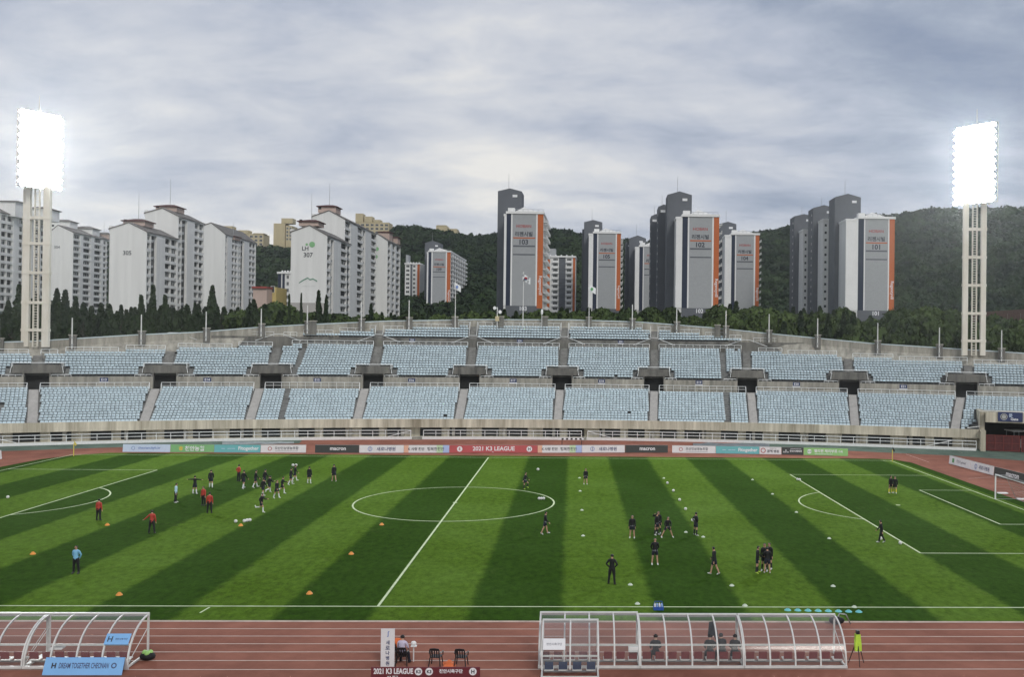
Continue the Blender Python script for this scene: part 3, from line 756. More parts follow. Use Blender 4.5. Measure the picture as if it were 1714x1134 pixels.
def block(name, label, secs, z0=8, fh=2.72, rooms=(), texts=(), white=M_bwhite, plinth=None):
    u0, d0 = secs[0]['uB'], secs[0]['d0']; t = thing(name, UD(u0, d0, z0), label, 'apartment block', 'apartment blocks behind the stadium')
    bw, bd, bp, br, wins = MB(), MB(), [], MB(), Wins()
    for s in secs:
        uA, uB, a, c = s['uA'], s['uB'], s['d0'], s['d1']; up = s.get('uP', (uA+uB)/2)
        gab = [(uA, z0), (uB-.9, z0), (uB-.9, s['zB']-.01), (up, s['zP']), (uA, s['zA'])]
        bw.prism([UD(x, a+.3, z) for x, z in gab], FH*(c-a-.3))
        gab[1] = (uB, z0); gab[2] = (uB, s['zB'])
        bw.prism([UD(x, a, z) for x, z in gab], FH*.298)
        for p, q in (((uA-.4, s['zA']-.15), (up, s['zP']+.02)), ((up, s['zP']+.02), (uB+.25, s['zB']-.10))):
            br.prism([UD(p[0], a-.15, p[1]), UD(q[0], a-.15, q[1]), UD(q[0], a-.15, q[1]+.35), UD(p[0], a-.15, p[1]+.35)], FH*(c-a+.3))
        bw.ub(uA-.5, uA+.7, a+.5, c-.5, s['zA']-.8, s['zA']+1.1)
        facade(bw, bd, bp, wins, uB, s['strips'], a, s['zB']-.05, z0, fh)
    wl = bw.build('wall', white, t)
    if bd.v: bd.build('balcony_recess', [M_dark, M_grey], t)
    many(bp, 'balcony', M_bwhite, t)
    br.build('roof', M_roofg, t); wins.flush(t)
    if plinth:
        b = MB(); s = secs[0]; b.ub(s['uA']+.02, s['uB']-.02, s['d0']-.04, s['d0']-.005, z0, plinth); b.build('plinth', mat('stained plinth', (.40, .385, .365), .9, .08, .3), t)
    for r in rooms: machine_room(t, *r)
    for s, x, y, D_, w, h, ma in texts: letter(s, t, np.array(deep(x, y, D_))-FH*.06, RH, (0, 0, 1), w, h, ma, .015)
    return t
def sec(xA, xB, D, x1, yA, yP, yB, strips, xP=None, uA=None, uB=None):
    uB = uof(xB, D) if uB is None else uB; uA = uof(xA, D) if uA is None else uA
    return dict(uA=uA, uB=uB, d0=D, d1=dof(x1, uB), zA=zof(xA, yA, D), zP=zof(xB, yP, D), zB=zof(xB, yB, D), uP=uof(xP, D) if xP else (uA+uB)/2, strips=strips)
def room_px(x0, x1, y0, y1, D, depth=5, ant=0., roof=M_roof, wall=M_pink): return (uof(x0, D), uof(x1, D), D, D+depth, zof(x0, y1, D), zof(x0, y0, D), roof, wall, ant)

s1 = sec(486.5, 547, 302, 587, 389, 378.7, 395, [(547.4, 553.5, 'win'), (553.5, 558.5, 'dark'), (558.5, 570.6, 'wall'), (570.6, 581, 'win'), (581, 587, 'dark')], 517)
s2 = sec(521.9, 576.5, 330, 629.6, 363, 353.7, 368, [(577, 586, 'win'), (586, 598, 'wall'), (598, 607, 'win'), (607, 611, 'dark'), (611, 621, 'wall'), (621, 629.5, 'win')], 549.6)
t = block('apartment_block', 'white apartment block with the number 307 and green mountain emblem on its gable', [s1, s2], rooms=[room_px(499, 532, 370, 378, 309, 6, 9.), room_px(531, 561, 345, 356, 337, 6, 8.)],
    texts=[('LH', 511, 416, 302, 2.5, 1.35, M_ink), ('307', 516, 427, 302, 3.2, 1.5, M_ink)], plinth=zof(500, 507, 302))
for x, y, r_ in ((513.5, 409.5, .42), (522.5, 409.5, .95)): disc(t, np.array(deep(x, y, 302))-FH*.06, RH, (0, 0, 1), r_, M_lgreen)
b = MB(); pts = [(500.5, 473), (508, 468), (515, 464.5), (519, 467.5), (524, 466), (531, 470)]
up_ = [np.array(deep(x, y, 302))-FH*.07 for x, y in pts]; lo_ = [np.array(deep(x, y+2.2, 302))-FH*.07 for x, y in pts]
b.add(up_+lo_, [(6+i, 7+i, i+1, i) for i in range(5)]); b.build('emblem', mat('dull green lettering', (.16, .30, .22), .7, 0), t)
letter('ㅡㅡㅡㅡㅡ', t, np.array(deep(517, 479.5, 302))-FH*.06, RH, (0, 0, 1), 4.2, .8, mat('faded lettering', (.36, .44, .42), .7, 0))
s1 = sec(182.7, 245, 294, 297, 383.5, 374, 388.8, [(245.4, 252.5, 'win'), (253.5, 262, 'dark'), (262, 276, 'wall'), (276, 296, 'win2'), (296, 297, 'wall')], 214.4)
s2 = sec(241.5, 297.6, 315.5, 341, 357, 349.6, 363, [(298, 303.7, 'win'), (304.6, 312.6, 'dark'), (312.6, 325, 'wall'), (325, 340.3, 'win2'), (340.3, 341, 'wall')], 270.5)
block('apartment_block', 'white apartment block with the number 305 on its blank gable', [s1, s2], rooms=[room_px(205, 241, 369, 378, 300, 6, 9.), room_px(259, 294, 345, 354, 322, 6, 9.)],
    texts=[('305', 213, 423.5, 294, 3.2, 1.4, M_ink)])
s1 = sec(341, 376.5, 382, 428, 378, 374, 393, [(376.8, 380, 'dark'), (380, 388, 'wall'), (388, 397.5, 'win2'), (397.5, 399.2, 'wall'), (399.2, 402.4, 'win'), (402.4, 408, 'dark'), (408, 417, 'wall'), (417, 427.4, 'win2'), (427.4, 428, 'wall')], 352)
block('apartment_block', 'white apartment block standing between block 305 and the hill', [s1], rooms=[room_px(378, 392, 395, 401, 390, 6, 6.)])
s1 = sec(84, 121.8, 410, 182, 388, 378, 389.7, [(122.2, 134, 'win'), (134, 139, 'wall'), (139, 151.5, 'win'), (151.5, 157.5, 'wall'), (157.5, 169.5, 'win'), (169.5, 172.5, 'wall'), (172.5, 178.5, 'win'), (178.5, 182, 'dark')], 96)
block('apartment_block', 'white apartment block with three roof boxes right of the left floodlight tower', [s1], rooms=[room_px(85, 116, 370, 384, 418, 6, 0, M_roofg, M_bwhite), room_px(117.5, 154, 382, 396, 428, 6, 0, M_roofg, M_bwhite), room_px(156, 181, 391, 400, 441, 5, 6, M_roofg, M_pink)], texts=[('304', 95.5, 414, 410, 2.9, 1.3, M_greyd)])
s1 = sec(-70, -21, 307, 78, 345, 340, 352, [(-20.5, 1, 'wall'), (1, 21.5, 'win2'), (21.5, 31, 'wall'), (31, 40, 'win'), (40, 56, 'wall'), (56, 66, 'win'), (66, 68, 'wall'), (68, 77, 'win'), (77, 78, 'wall')], -45)
block('apartment_block', 'pale apartment block behind the left floodlight tower at the frame edge', [s1], rooms=[room_px(-4, 24, 336, 362, 318, 8, 0, M_roofg, M_bwhite), room_px(38, 76, 348, 368, 330, 8, 0, M_roofg, M_bwhite)])
s1 = sec(620, 648.7, 378, 670, 398, 392, 404, [(649, 653.6, 'win'), (653.6, 656.6, 'wall'), (656.6, 661, 'win'), (661, 663.5, 'wall'), (663.5, 669.3, 'win'), (669.3, 670, 'wall')], 630)
t = block('apartment_block', 'white apartment block with a pink roof box behind block 307', [s1], rooms=[room_px(633, 651, 388, 402, 388, 6, 0), room_px(653, 665, 397, 408, 400, 5, 0)])
for x, y in ((631, 417), (629, 430)): disc(t, np.array(deep(x, y, 378))-FH*.06, RH, (0, 0, 1), .8, M_lgreen)

# towers with grey panels, navy and orange strips
def tower(label, D, xw, xn0, xn1, xp0, xp1, xo0, xo1, yt, yb, num, cores, z0=10, side=(), depth=24, plinth=False, bal=None, inset=None, hide=1e9):
    t = thing('apartment_tower', UD(uof(xn0, D), D, z0), label, 'apartment tower', 'grey panelled towers on the right')
    U = lambda x: uof(x, D)
    zt, zb = zof(xp0, yt, D), zof(xp0, yb, D); k = D/FPX
    b = MB(); b.ub(U(xw), U(xo1), D+.3, D+depth, z0, zt); wl = b.build('wall', M_bwhite, t)
    b = MB(); b.ub(U(xw), U(xn0), D, D+.298, zb, zt); b.ub(U(xn1), U(xp0), D-.10, D+.298, zb, zt); b.ub(U(xp1), U(xo0), D-.10, D+.298, zb, zt)
    b.ub(U(xn0)-.25, U(xo1)+.25, D-.35, D+depth+.2, zt, zt+.85); b.ub(U(xw)-.2, U(xn0)-.26, D-.1, D+depth+.1, zt-.8, zt-.05)
    b.build('trim', M_bwhite2, t)
    b = MB(); b.ub(U(xn0)+.002, U(xn1)-.002, D-.02, D+.297, zb, zt-.01); b.build('navy_strip', M_navy, t)
    b = MB(); b.ub(U(xp0)+.002, U(xp1)-.002, D-.02, D+.297, zb, zt-.01); b.build('panel', M_grey, t)
    b = MB(); b.ub(U(xo0)+.002, U(xo1)-.002, D-.02, D+.297, zb-.8, zt-.01); os_ = b.build('orange_strip', M_orange, t)
    h = yb-yt; xm = (xp0+xp1)/2; wpx = xp1-xp0
    def line(fy, ma, th): 
        z = zof(xm, yt+h*fy, D); b = MB(); b.ub(U(xp0)+.3, U(xp1)-.3, D-.05, D-.022, z-th/2, z+th/2); b.build('line', ma, t)
    line(.263, M_orange, .42); line(.352, M_greyd, .55); line(.444, M_greyd, .45)
    if xm < hide:
        P = lambda x, fy: np.array(deep(x, yt+h*fy, D))-FH*.035
        letter('HOBAN', t, P(xm, .135), RH, (0, 0, 1), wpx*.63*k, h*.04*k, M_inkr, .012)
        letter('리젠시빌', t, P(xm, .220), RH, (0, 0, 1), wpx*.74*k, h*.062*k, M_ink, .03)
        letter(num, t, P(xm, .307), RH, (0, 0, 1), wpx*.38*k, h*.056*k, M_ink, .03)
        letter('Regencyvill', t, np.array(deep((xo0+xo1)/2, yt+h*.78, D))-FH*.035, (0, 0, -1), RH, h*.285*k, (xo1-xo0)*.72*k, M_sw, .012)
    b = MB(); b.ub(U(xn0), U(xo1)-.05, D+.01, D+.29, z0, zb-.81); b.ub(U(xn0), U(xo0)-.01, D+.01, D+.29, zb-.808, zb-.02); b.build('plinth', M_greyd, t)
    if plinth: letter(num, t, np.array(deep(xm-1, yb+5, D))-FH*.03, RH, (0, 0, 1), 15*k, 7*k, M_sw, .03)
    # sloped roof room behind the parapet
    b = MB(); b.prism([UD(U(xn1), D+4, zt+.85), UD(U(xp1), D+4, zt+.85), UD(U(xp1), D+4, zt+1.5), UD((U(xn1)+U(xp0))/2+wpx*.45*k, D+4, zt+2.9)], FH*8); b.ub(U(xn0)+.3, U(xn0)+2.6, D+1, D+3.5, zt+.85, zt+2.2); b.build('roof_room', M_bwhite2, t)
    b = MB(); 
    for q in range(7): x = U(xp0)+(U(xo1)-U(xp0))*q/6-.2; b.tube([UD(x, D+2.2, zt+.8), UD(x, D+2.2, zt+1.9)], .06, 4)
    b.tube([UD(U(xp0), D+2.2, zt+1.9), UD(U(xo1)-.2, D+2.2, zt+1.9)], .06, 4); b.build('roof_rail', M_metal, t)
    wins = Wins()
    for i, (c0, c1, ye, yp, dd) in enumerate(cores):
        Dc = D+dd; ua, ub_ = uof(c0, Dc, 430), uof(c1, Dc, 430); ze, zp = zof(c0, ye, Dc), zof(c0, yp, Dc); um = (ua+ub_)/2
        b = MB(); b.prism([UD(ua, Dc, z0), UD(ub_, Dc, z0), UD(ub_, Dc, ze), UD(um, Dc, zp), UD(ua, Dc, ze)], FH*9)
        b.build('stair_tower', M_greyd, t)
        wins.add(wmesh(1.7, .9, 0, M_sw), UD(ub_-2.4, Dc-.12, ze-2.1), RZ_CAM); 
        b = MB(); b.tube([UD(um-.6, Dc+2, zp-.6), UD(um-.6, Dc+2, zp+(5.5 if i == 0 else 3.5))], [.09, .05], 5); b.build('antenna', M_metal, t)
        nfl = int((ze-z0)/2.8)
        if i: 
            for f in range(nfl): wins.add(wmesh(.7, .8, 0), UD(ua-.1, Dc+2.5, ze-3-2.8*f), RZ_LEFT)
    for (c0, c1, ye, dd, ln) in side:                 # pale wings with a column of windows, facing the camera
        Dc = D+dd; ua, ub_ = uof(c0, Dc, 430), uof(c1, Dc, 430); ze = zof(c0, ye, Dc)
        b = MB(); b.ub(ua, ub_, Dc, Dc+ln, z0, ze); b.ub(ua-.2, ub_+.2, Dc-.2, Dc+ln, ze+.002, ze+.7); b.build('wing', M_bwhite, t)
        for f in range(int((ze-z0)/2.8)):
            w = (ub_-ua)
            wins.add(wmesh(w*.2, 1.1, 0), UD(ua+w*.22, Dc-.09, ze-2.3-2.8*f), RZ_CAM)
            if 1 < f < 9 and f % 4: wins.add(wmesh(w*.32, 2.0, 0), UD(ua+w*.72, Dc-.09, ze-2.6-2.8*f), RZ_CAM)
    if bal:                                           # balconies on the right-hand wall
        bb = []; u = U(xo1)
        for f in range(int((zt-z0)/2.72)):
            z = zt-2.72*(f+1)
            for q in range(bal[0]):
                a = D+1.2+q*bal[1]
                bb.append(((u+.02, u+1.15, a, a+bal[1]*.62, z, z+.22), (u+1.03, u+1.15, a, a+bal[1]*.62, z+.23, z+1.05)))
                wins.add(wmesh(bal[1]*.5, 1.7, 1), UD(u+.13, a+bal[1]*.31, z+.5), RZ_RIGHT)
        many(bb, 'balcony', M_bwhite2, t)
    wins.flush(t); return t
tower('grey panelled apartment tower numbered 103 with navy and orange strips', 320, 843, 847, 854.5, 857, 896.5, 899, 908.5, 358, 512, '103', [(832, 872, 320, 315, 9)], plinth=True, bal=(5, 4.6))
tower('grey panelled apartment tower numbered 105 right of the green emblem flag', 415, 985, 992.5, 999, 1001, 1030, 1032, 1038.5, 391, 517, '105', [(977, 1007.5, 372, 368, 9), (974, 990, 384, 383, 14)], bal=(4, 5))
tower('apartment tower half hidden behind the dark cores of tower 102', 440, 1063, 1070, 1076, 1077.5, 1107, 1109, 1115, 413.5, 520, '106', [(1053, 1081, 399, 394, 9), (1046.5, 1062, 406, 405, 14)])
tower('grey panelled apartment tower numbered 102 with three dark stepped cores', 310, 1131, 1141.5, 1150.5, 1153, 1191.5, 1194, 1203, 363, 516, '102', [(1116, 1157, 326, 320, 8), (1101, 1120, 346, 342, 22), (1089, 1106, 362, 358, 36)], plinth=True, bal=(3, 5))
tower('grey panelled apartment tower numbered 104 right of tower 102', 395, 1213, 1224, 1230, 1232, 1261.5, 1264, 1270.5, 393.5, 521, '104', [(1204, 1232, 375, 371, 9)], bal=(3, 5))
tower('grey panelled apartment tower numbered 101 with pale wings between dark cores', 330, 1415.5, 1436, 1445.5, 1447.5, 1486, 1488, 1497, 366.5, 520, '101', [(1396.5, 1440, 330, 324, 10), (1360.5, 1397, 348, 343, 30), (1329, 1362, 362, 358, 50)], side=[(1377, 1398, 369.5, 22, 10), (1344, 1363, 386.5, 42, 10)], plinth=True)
tower('small grey panelled apartment tower numbered 109 with an orange strip', 560, 714.5, 717, 722, 724, 746, 748, 754, 422, 517, '109', [(711, 737, 407, 403, 9)], bal=(7, 9), depth=62)
def grid_block(label, D, x0, x1, yt, cols, z0=12, depth=14, fh=2.72, extra=(), white=M_bwhite):
    """block whose long wall faces the camera; cols: (x0, x1, kind)"""
    t = thing('apartment_block', UD(uof(x0, D), D, z0), label, 'apartment block', 'apartment blocks behind the stadium')
    zt = zof(x0, yt, D); b = MB(); b.ub(uof(x0, D), uof(x1, D), D, D+depth, z0, zt); b.build('wall', white, t)
    b = MB(); b.ub(uof(x0, D)-.3, uof(x1, D)+.3, D-.5, D+depth+.3, zt, zt+.8); b.build('cornice', M_bwhite2, t)
    wins = Wins(); nf = int((zt-z0)/fh); bs = []
    for a, c, kind in cols:
        ua, uc = uof(a, D), uof(c, D)
        if kind in ('orange', 'grey', 'navy'):
            b = MB(); b.ub(ua, uc, D-.08, D-.002, z0, zt-.02); b.build(kind+'_strip', dict(orange=M_orange, grey=M_greyd, navy=M_navy)[kind], t)
        for f in range(nf):
            z = zt-fh*(f+1)
            if kind == 'bal':
                bs.append(((ua, uc, D-1.2, D-.01, z, z+.25), (ua, uc, D-1.2, D-1.08, z+.26, z+1.1)))
                wins.add(wmesh(uc-ua-.5, 1.9, 2), UD((ua+uc)/2, D-.13, z+.4), RZ_CAM)
            elif kind == 'win': wins.add(wmesh(uc-ua, 1.5, 1), UD((ua+uc)/2, D-.13, z+.7), RZ_CAM)
            elif kind in ('grey', 'orange', 'navy') and uc-ua > 1.9: wins.add(wmesh(min(1.3, (uc-ua)*.5), 1.1, 0), UD((ua+uc)/2, D-.21, z+.9), RZ_CAM)
    many(bs, 'balcony', M_bwhite2, t)
    for e_ in extra: 
        b = MB(); b.ub(uof(e_[0], D), uof(e_[1], D), D+e_[3], D+e_[3]+6, z0, zof(e_[0], e_[2], D)); b.build('stair_tower', M_grey, t)
    for q in range(5): b = MB(); b.sph(UD(uof(x0, D)+(uof(x1, D)-uof(x0, D))*(.12+.19*q), D+3, zt+1.2), .45, 6, 4); b.build('roof_vent', M_bwhite2, t)
    wins.flush(t); return t
grid_block('grey and white apartment block with tiers of balconies right of tower 103', 460, 914.5, 963, 431, [(915, 920.5, 'orange'), (925, 934.5, 'bal'), (935.5, 941, 'grey'), (941, 946.5, 'grey'), (948, 957.5, 'bal'), (959, 962.8, 'orange')], extra=[(914.5, 929, 415, 4)])
grid_block('pale apartment block with one orange window strip left of tower 109', 590, 678, 703, 442.5, [(680, 685.5, 'win'), (687, 690.5, 'grey'), (691.5, 695.5, 'win'), (698.5, 702.5, 'orange')], extra=[(703.2, 712, 443, .5), (674.5, 679, 425, 8)])
grid_block('navy and white apartment block peeping out left of block 307', 380, 465.5, 490, 458.5, [(465.7, 471, 'navy'), (473, 477, 'navy'), (480, 484, 'win')])
# houses on the hill crest
def crest(label, D, x0, x1, y0, y1, boxes, nwin, dep=14):
    t = thing('hill_apartment', UD(uof(x0, D), D, zof(x0, y1, D)), label, 'apartment block', 'cream blocks on the hill crest')
    zb, zt = zof(x0, y1, D)-25, zof(x0, y0, D)
    b = MB(); b.ub(uof(x0, D), uof(x1, D), D, D+dep, zb, zt); b.build('wall', M_cream, t)
    for p, q, yy in boxes: b = MB(); b.ub(uof(p, D), uof(q, D), D-.3, D+8, zt+.002, zof(p, yy, D)); b.build('roof_box', M_cream, t)
    w = Wins(); u0, u1 = uof(x0, D), uof(x1, D); 
    if nwin:
        n = nwin
        for f in range(4):
            for q in range(n): w.add(wmesh((u1-u0)/n*.62, 1.9, 1), UD(u0+(u1-u0)*(q+.5)/n, D-.12, zt-3.2-3.1*f), RZ_CAM)
        w.flush(t)
crest('cream apartment block with a roof box on the crest left of block 307', 800, 457, 476, 374, 430, [(470, 489, 365.5)], 0)
crest('low cream apartment row with three roof boxes behind block 305', 760, 368, 440, 391, 420, [(370, 388, 378.5), (397, 415, 385.5), (423, 441, 390.5)], 9)
crest('low cream apartment row with three roof boxes behind block 307', 780, 594, 650, 372, 400, [(594, 606.5, 357.5), (609, 622, 362.5), (624, 635.5, 368)], 7)
crest('dark windowed cream block beside the crest block left of block 307', 800, 477.5, 488, 378, 430, [], 2)
crest('pale cream building on the ridge above tower 109', 870, 729, 747, 378, 402, [(730, 746, 377)], 0)
crest('lower cream annex on the ridge above tower 109', 872, 748, 764, 383, 402, [], 0)
t = thing('house', UD(uof(428, 300), 300, 14), 'low house with red eaves between the white blocks', 'house'); b = MB(); b.ub(uof(424, 300), uof(447, 300), 300, 312, 12, zof(430, 483, 300)); b.build('wall', M_pink, t); b = MB(); b.ub(uof(423, 300), uof(448, 300), 299.3, 312.5, zof(430, 483, 300)+.002, zof(430, 480, 300)); b.build('roof', mat('red roof', (.30, .06, .05), .7, .1), t)
t = thing('house', UD(uof(448, 305), 305, 14), 'small yellow building between the white blocks', 'house'); b = MB(); b.ub(uof(447.5, 305), uof(463, 305), 305, 315, 12, zof(450, 481, 305)); b.build('wall', mat('yellow render', (.52, .42, .17), .8, .06), t); link('window', wmesh(1.2, 2.2, 0), t, np.array(UD(uof(457, 305), 304.87, zof(450, 490, 305)))-np.array(t.location), RZ_CAM)
t = thing('brick_building', UD(uof(1660, 250), 250, 14), 'long brown brick building behind the right floodlight tower', 'building'); b = MB(); b.par(UD(uof(1655, 262), 262, 12), UD(uof(1745, 235), 235, 0)-np.array(UD(uof(1655, 262), 262, 0)), FH*12, (0, 0, zof(1660, 522, 262)-12)); b.build('wall', mat('brown brick', (.17, .105, .08), .9, .2, 1.5, stretch=(1, 1, 3)), t)
for x in (1690, 1704, 1712):
    D_ = 262-27*(x-1655)/90; link('window', wmesh(1.1, 3.2, 0), t, np.array(UD(uof(x, D_), D_-.25, zof(x, 545, D_)))-np.array(t.location), RZ_CAM-.75)

# ------------------------------------------------------------------ trees
def leaf_mat(name, dark, light, sc=.5):
    M = bpy.data.materials.new(name); M.use_nodes = True; t = M.node_tree; bs = t.nodes['Principled BSDF']; bs.inputs['Roughness'].default_value = .75; bs.inputs['Specular IOR Level'].default_value = .2
    A = t.nodes.new; K = t.links.new
    tcn = A('ShaderNodeTexCoord'); no = A('ShaderNodeTexNoise'); no.inputs['Scale'].default_value = sc; no.inputs['Detail'].default_value = 4; K(tcn.outputs['Object'], no.inputs[0])
    oi = A('ShaderNodeObjectInfo'); ad = A('ShaderNodeMath'); ad.operation = 'MULTIPLY_ADD'; K(oi.outputs['Random'], ad.inputs[0]); ad.inputs[1].default_value = .36; K(no.outputs[0], ad.inputs[2])
    rp = A('ShaderNodeMapRange'); rp.inputs[1].default_value = .40; rp.inputs[2].default_value = .95; K(ad.outputs[0], rp.inputs[0])
    mx = A('ShaderNodeMix'); mx.data_type = 'RGBA'; K(rp.outputs[0], mx.inputs[0]); mx.inputs[6].default_value = (*dark, 1); mx.inputs[7].default_value = (*light, 1); K(mx.outputs[2], bs.inputs['Base Color']); return M
ML_con = leaf_mat('conifer needles', (.013, .026, .012), (.034, .056, .020))
ML_bro = leaf_mat('broad leaves', (.020, .037, .012), (.075, .112, .030))
ML_for = leaf_mat('forest leaves', (.010, .024, .010), (.050, .084, .025), .05)
M_bark = mat('bark', (.06, .045, .035), .9, .2)
def leaf_quads(C, Nn, size, rng, flat=.6):
    n = len(C); r = rng.normal(0, 1, (n, 3))*flat+Nn; r /= np.linalg.norm(r, axis=1)[:, None]+1e-9
    h = rng.normal(0, 1, (n, 3)); a = np.cross(r, h); a /= np.linalg.norm(a, axis=1)[:, None]+1e-9; b_ = np.cross(r, a)
    s = size*rng.uniform(.6, 1.3, (n, 1)); k = rng.uniform(.55, 1., (n, 1))
    V = np.stack([C-a*s-b_*s*k*.6, C+a*s*.7-b_*s*k, C+a*s+b_*s*k*.6, C-a*s*.6+b_*s*k], 1).reshape(-1, 3)
    return V, np.arange(4*n).reshape(-1, 4)
def conifer(seed, H=12., R=2.1, n=2400):
    g = np.random.default_rng(seed); t = g.uniform(0, 1, n)**.8; th = g.uniform(0, 2*pi, n)
    tier = .66+.34*np.sin(t*23+2.4*np.sin(th*3+seed)); lob = 1+.38*np.sin(th*4+t*15+seed)
    r = R*(1-t)**.8*tier*lob*g.uniform(.45, 1.0, n)**.5+.06
    C = np.stack([r*np.cos(th), r*np.sin(th), .9+t*(H-1)-.12*r+g.normal(0, .1, n)], 1)
    return leaf_quads(C, np.stack([np.cos(th), np.sin(th), .5+0*th], 1), .30, g)
def broad(seed, H=9., n=2600, nb=11):
    g = np.random.default_rng(seed); Cs, Ns = [], []
    cents = [(g.normal(0, 1.5), g.normal(0, 1.5), H*g.uniform(.42, .86), g.uniform(1.0, 1.8)) for _ in range(nb)]
    for cx, cy, cz, r in cents:
        m_ = n//nb; v = g.normal(0, 1, (m_, 3)); v /= np.linalg.norm(v, axis=1)[:, None]; v[:, 2] = np.where(v[:, 2] < -.5, -v[:, 2], v[:, 2])
        rr = r*g.uniform(.7, 1.05, (m_, 1)); Cs.append(np.array([[cx, cy, cz]])+v*rr*np.array([[1.1, 1.1, .8]])); Ns.append(v)
    return leaf_quads(np.concatenate(Cs), np.concatenate(Ns), .30, g)
def trunk_mesh(H, r, seed):
    g = random.Random(seed); b = MB(); b.tube([(0, 0, -2), (g.uniform(-.1, .1), g.uniform(-.1, .1), H*.45), (0, 0, H*.85)], [r, r*.7, r*.2], 6)
    for k in range(5):
        a = g.uniform(0, 6.28); z = H*g.uniform(.3, .6); b.tube([(0, 0, z), (cos(a)*H*.12, sin(a)*H*.12, z+H*.1), (cos(a)*H*.18, sin(a)*H*.18, z+H*.22)], [r*.45, r*.3, r*.1], 5)
    me = bpy.data.meshes.new('trunk'); me.from_pydata(b.v, [], b.f); me.materials.append(M_bark); return me
CON = [(mesh_np('crown', *conifer(s, 12, 1.7+.25*s), ML_con), trunk_mesh(12, .18, s), 12.) for s in range(4)]
BRO = [(mesh_np('crown', *broad(40+s, 9.), ML_bro), trunk_mesh(8, .2, 20+s), 8.9) for s in range(6)]
def plant(var, u, d_, ztop, name, label, group, wide=1.):
    z0 = terr(u, d_)-.1; H = max(2.5, ztop-z0); k = H/var[2]
    t = thing(name, UD(u, d_, z0), label, 'tree', group); t.rotation_euler = (0, 0, rnd.uniform(0, 6.28)); w = wide*rnd.uniform(.9, 1.15)*max(.75, min(1.25, k))/max(k, .01)
    t.scale = (k*w, k*w, k)
    link('crown', var[0], t); link('trunk', var[1], t)
TOP = [(-40, 512), (0, 512), (60, 500), (100, 497), (160, 512), (230, 512), (300, 515), (350, 512), (400, 522), (425, 509), (465, 508), (480, 517), (500, 523), (560, 527), (640, 526), (700, 524), (780, 521), (840, 519), (860, 525), (895, 525), (910, 518), (960, 516), (1000, 520), (1060, 519), (1110, 516), (1148, 528), (1192, 528), (1215, 511), (1260, 513), (1300, 520), (1350, 521), (1420, 519), (1445, 531), (1488, 531), (1510, 520), (1570, 514), (1620, 526), (1680, 530), (1760, 528)]
def zone(x):
    if x < 185: return 'in the belt left of block 305', 1.
    if x < 345: return 'in the belt below block 305', 1.
    if x < 480: return 'in the belt between blocks 305 and 307', .8
    if x < 590: return 'in the belt below block 307', .45
    if x < 720: return 'in the belt right of block 307', .35
    if x < 980: return 'in the belt below tower 103', .4
    if x < 1120: return 'in the belt below tower 105', .2
    if x < 1290: return 'in the belt below towers 102 and 104', .15
    if x < 1500: return 'in the belt below tower 101', .35
    return 'in the belt under the hill around the right floodlight tower', .06
for D_, stp, dy in ((196, 23, 16), (222, 14, 5), (252, 15, 0)):
    x = -60+rnd.uniform(0, 10)
    while x < 1775:
        zn, pc = zone(x); y = float(np.interp(x, [q[0] for q in TOP], [q[1] for q in TOP]))+dy+rnd.uniform(-5, 9)
        con = rnd.random() < pc; dd = D_+rnd.uniform(-9, 9); u = uof(x, dd, 530)
        if con: plant(rnd.choice(CON), u, dd, zof(x, y-3, dd), 'conifer', 'dark pointed conifer '+zn, 'conifers behind the rim', 1.05)
        else: plant(rnd.choice(BRO), u, dd, zof(x, y, dd), 'broadleaf_tree', 'bushy green broadleaf tree '+zn, 'broadleaf trees behind the rim', 1.15)
        x += stp*rnd.uniform(.7, 1.3)
for x, y, w, lab in ((256, 481, 1.0, 'tallest dark conifer, standing before the facade of block 305'), (355, 481, 1.15, 'tall dark conifer between block 305 and the block right of it'), (236, 497, .9, 'slim conifer just left of the tallest conifer'), (276, 497, .9, 'slim conifer just right of the tallest conifer'), (313, 513, 1.2, 'broad low conifer below the tall part of block 305'), (95, 486, 1., 'pointed conifer just right of the left floodlight tower'), (109, 488, 1., 'second pointed conifer right of the left floodlight tower'), (32, 480, 1.2, 'tall conifer just left of the left floodlight tower'),
    (504, 494, .45, 'thin leaning conifer before the 307 gable'), (533, 489, .75, 'tallest conifer before the 307 gable'), (546, 496, .55, 'narrow conifer at the right edge of the 307 gable'), (484, 496, .5, 'narrow conifer at the left edge of the 307 gable'), (418, 508, .8, 'small conifer before the white block beside the hill'), (621, 511, .8, 'small conifer below the tall part of block 307')):
    D_ = 206; plant(CON[int(x) % 4], uof(x, D_, 520), D_, zof(x, y, D_), 'conifer', lab, 'conifers behind the rim', w)
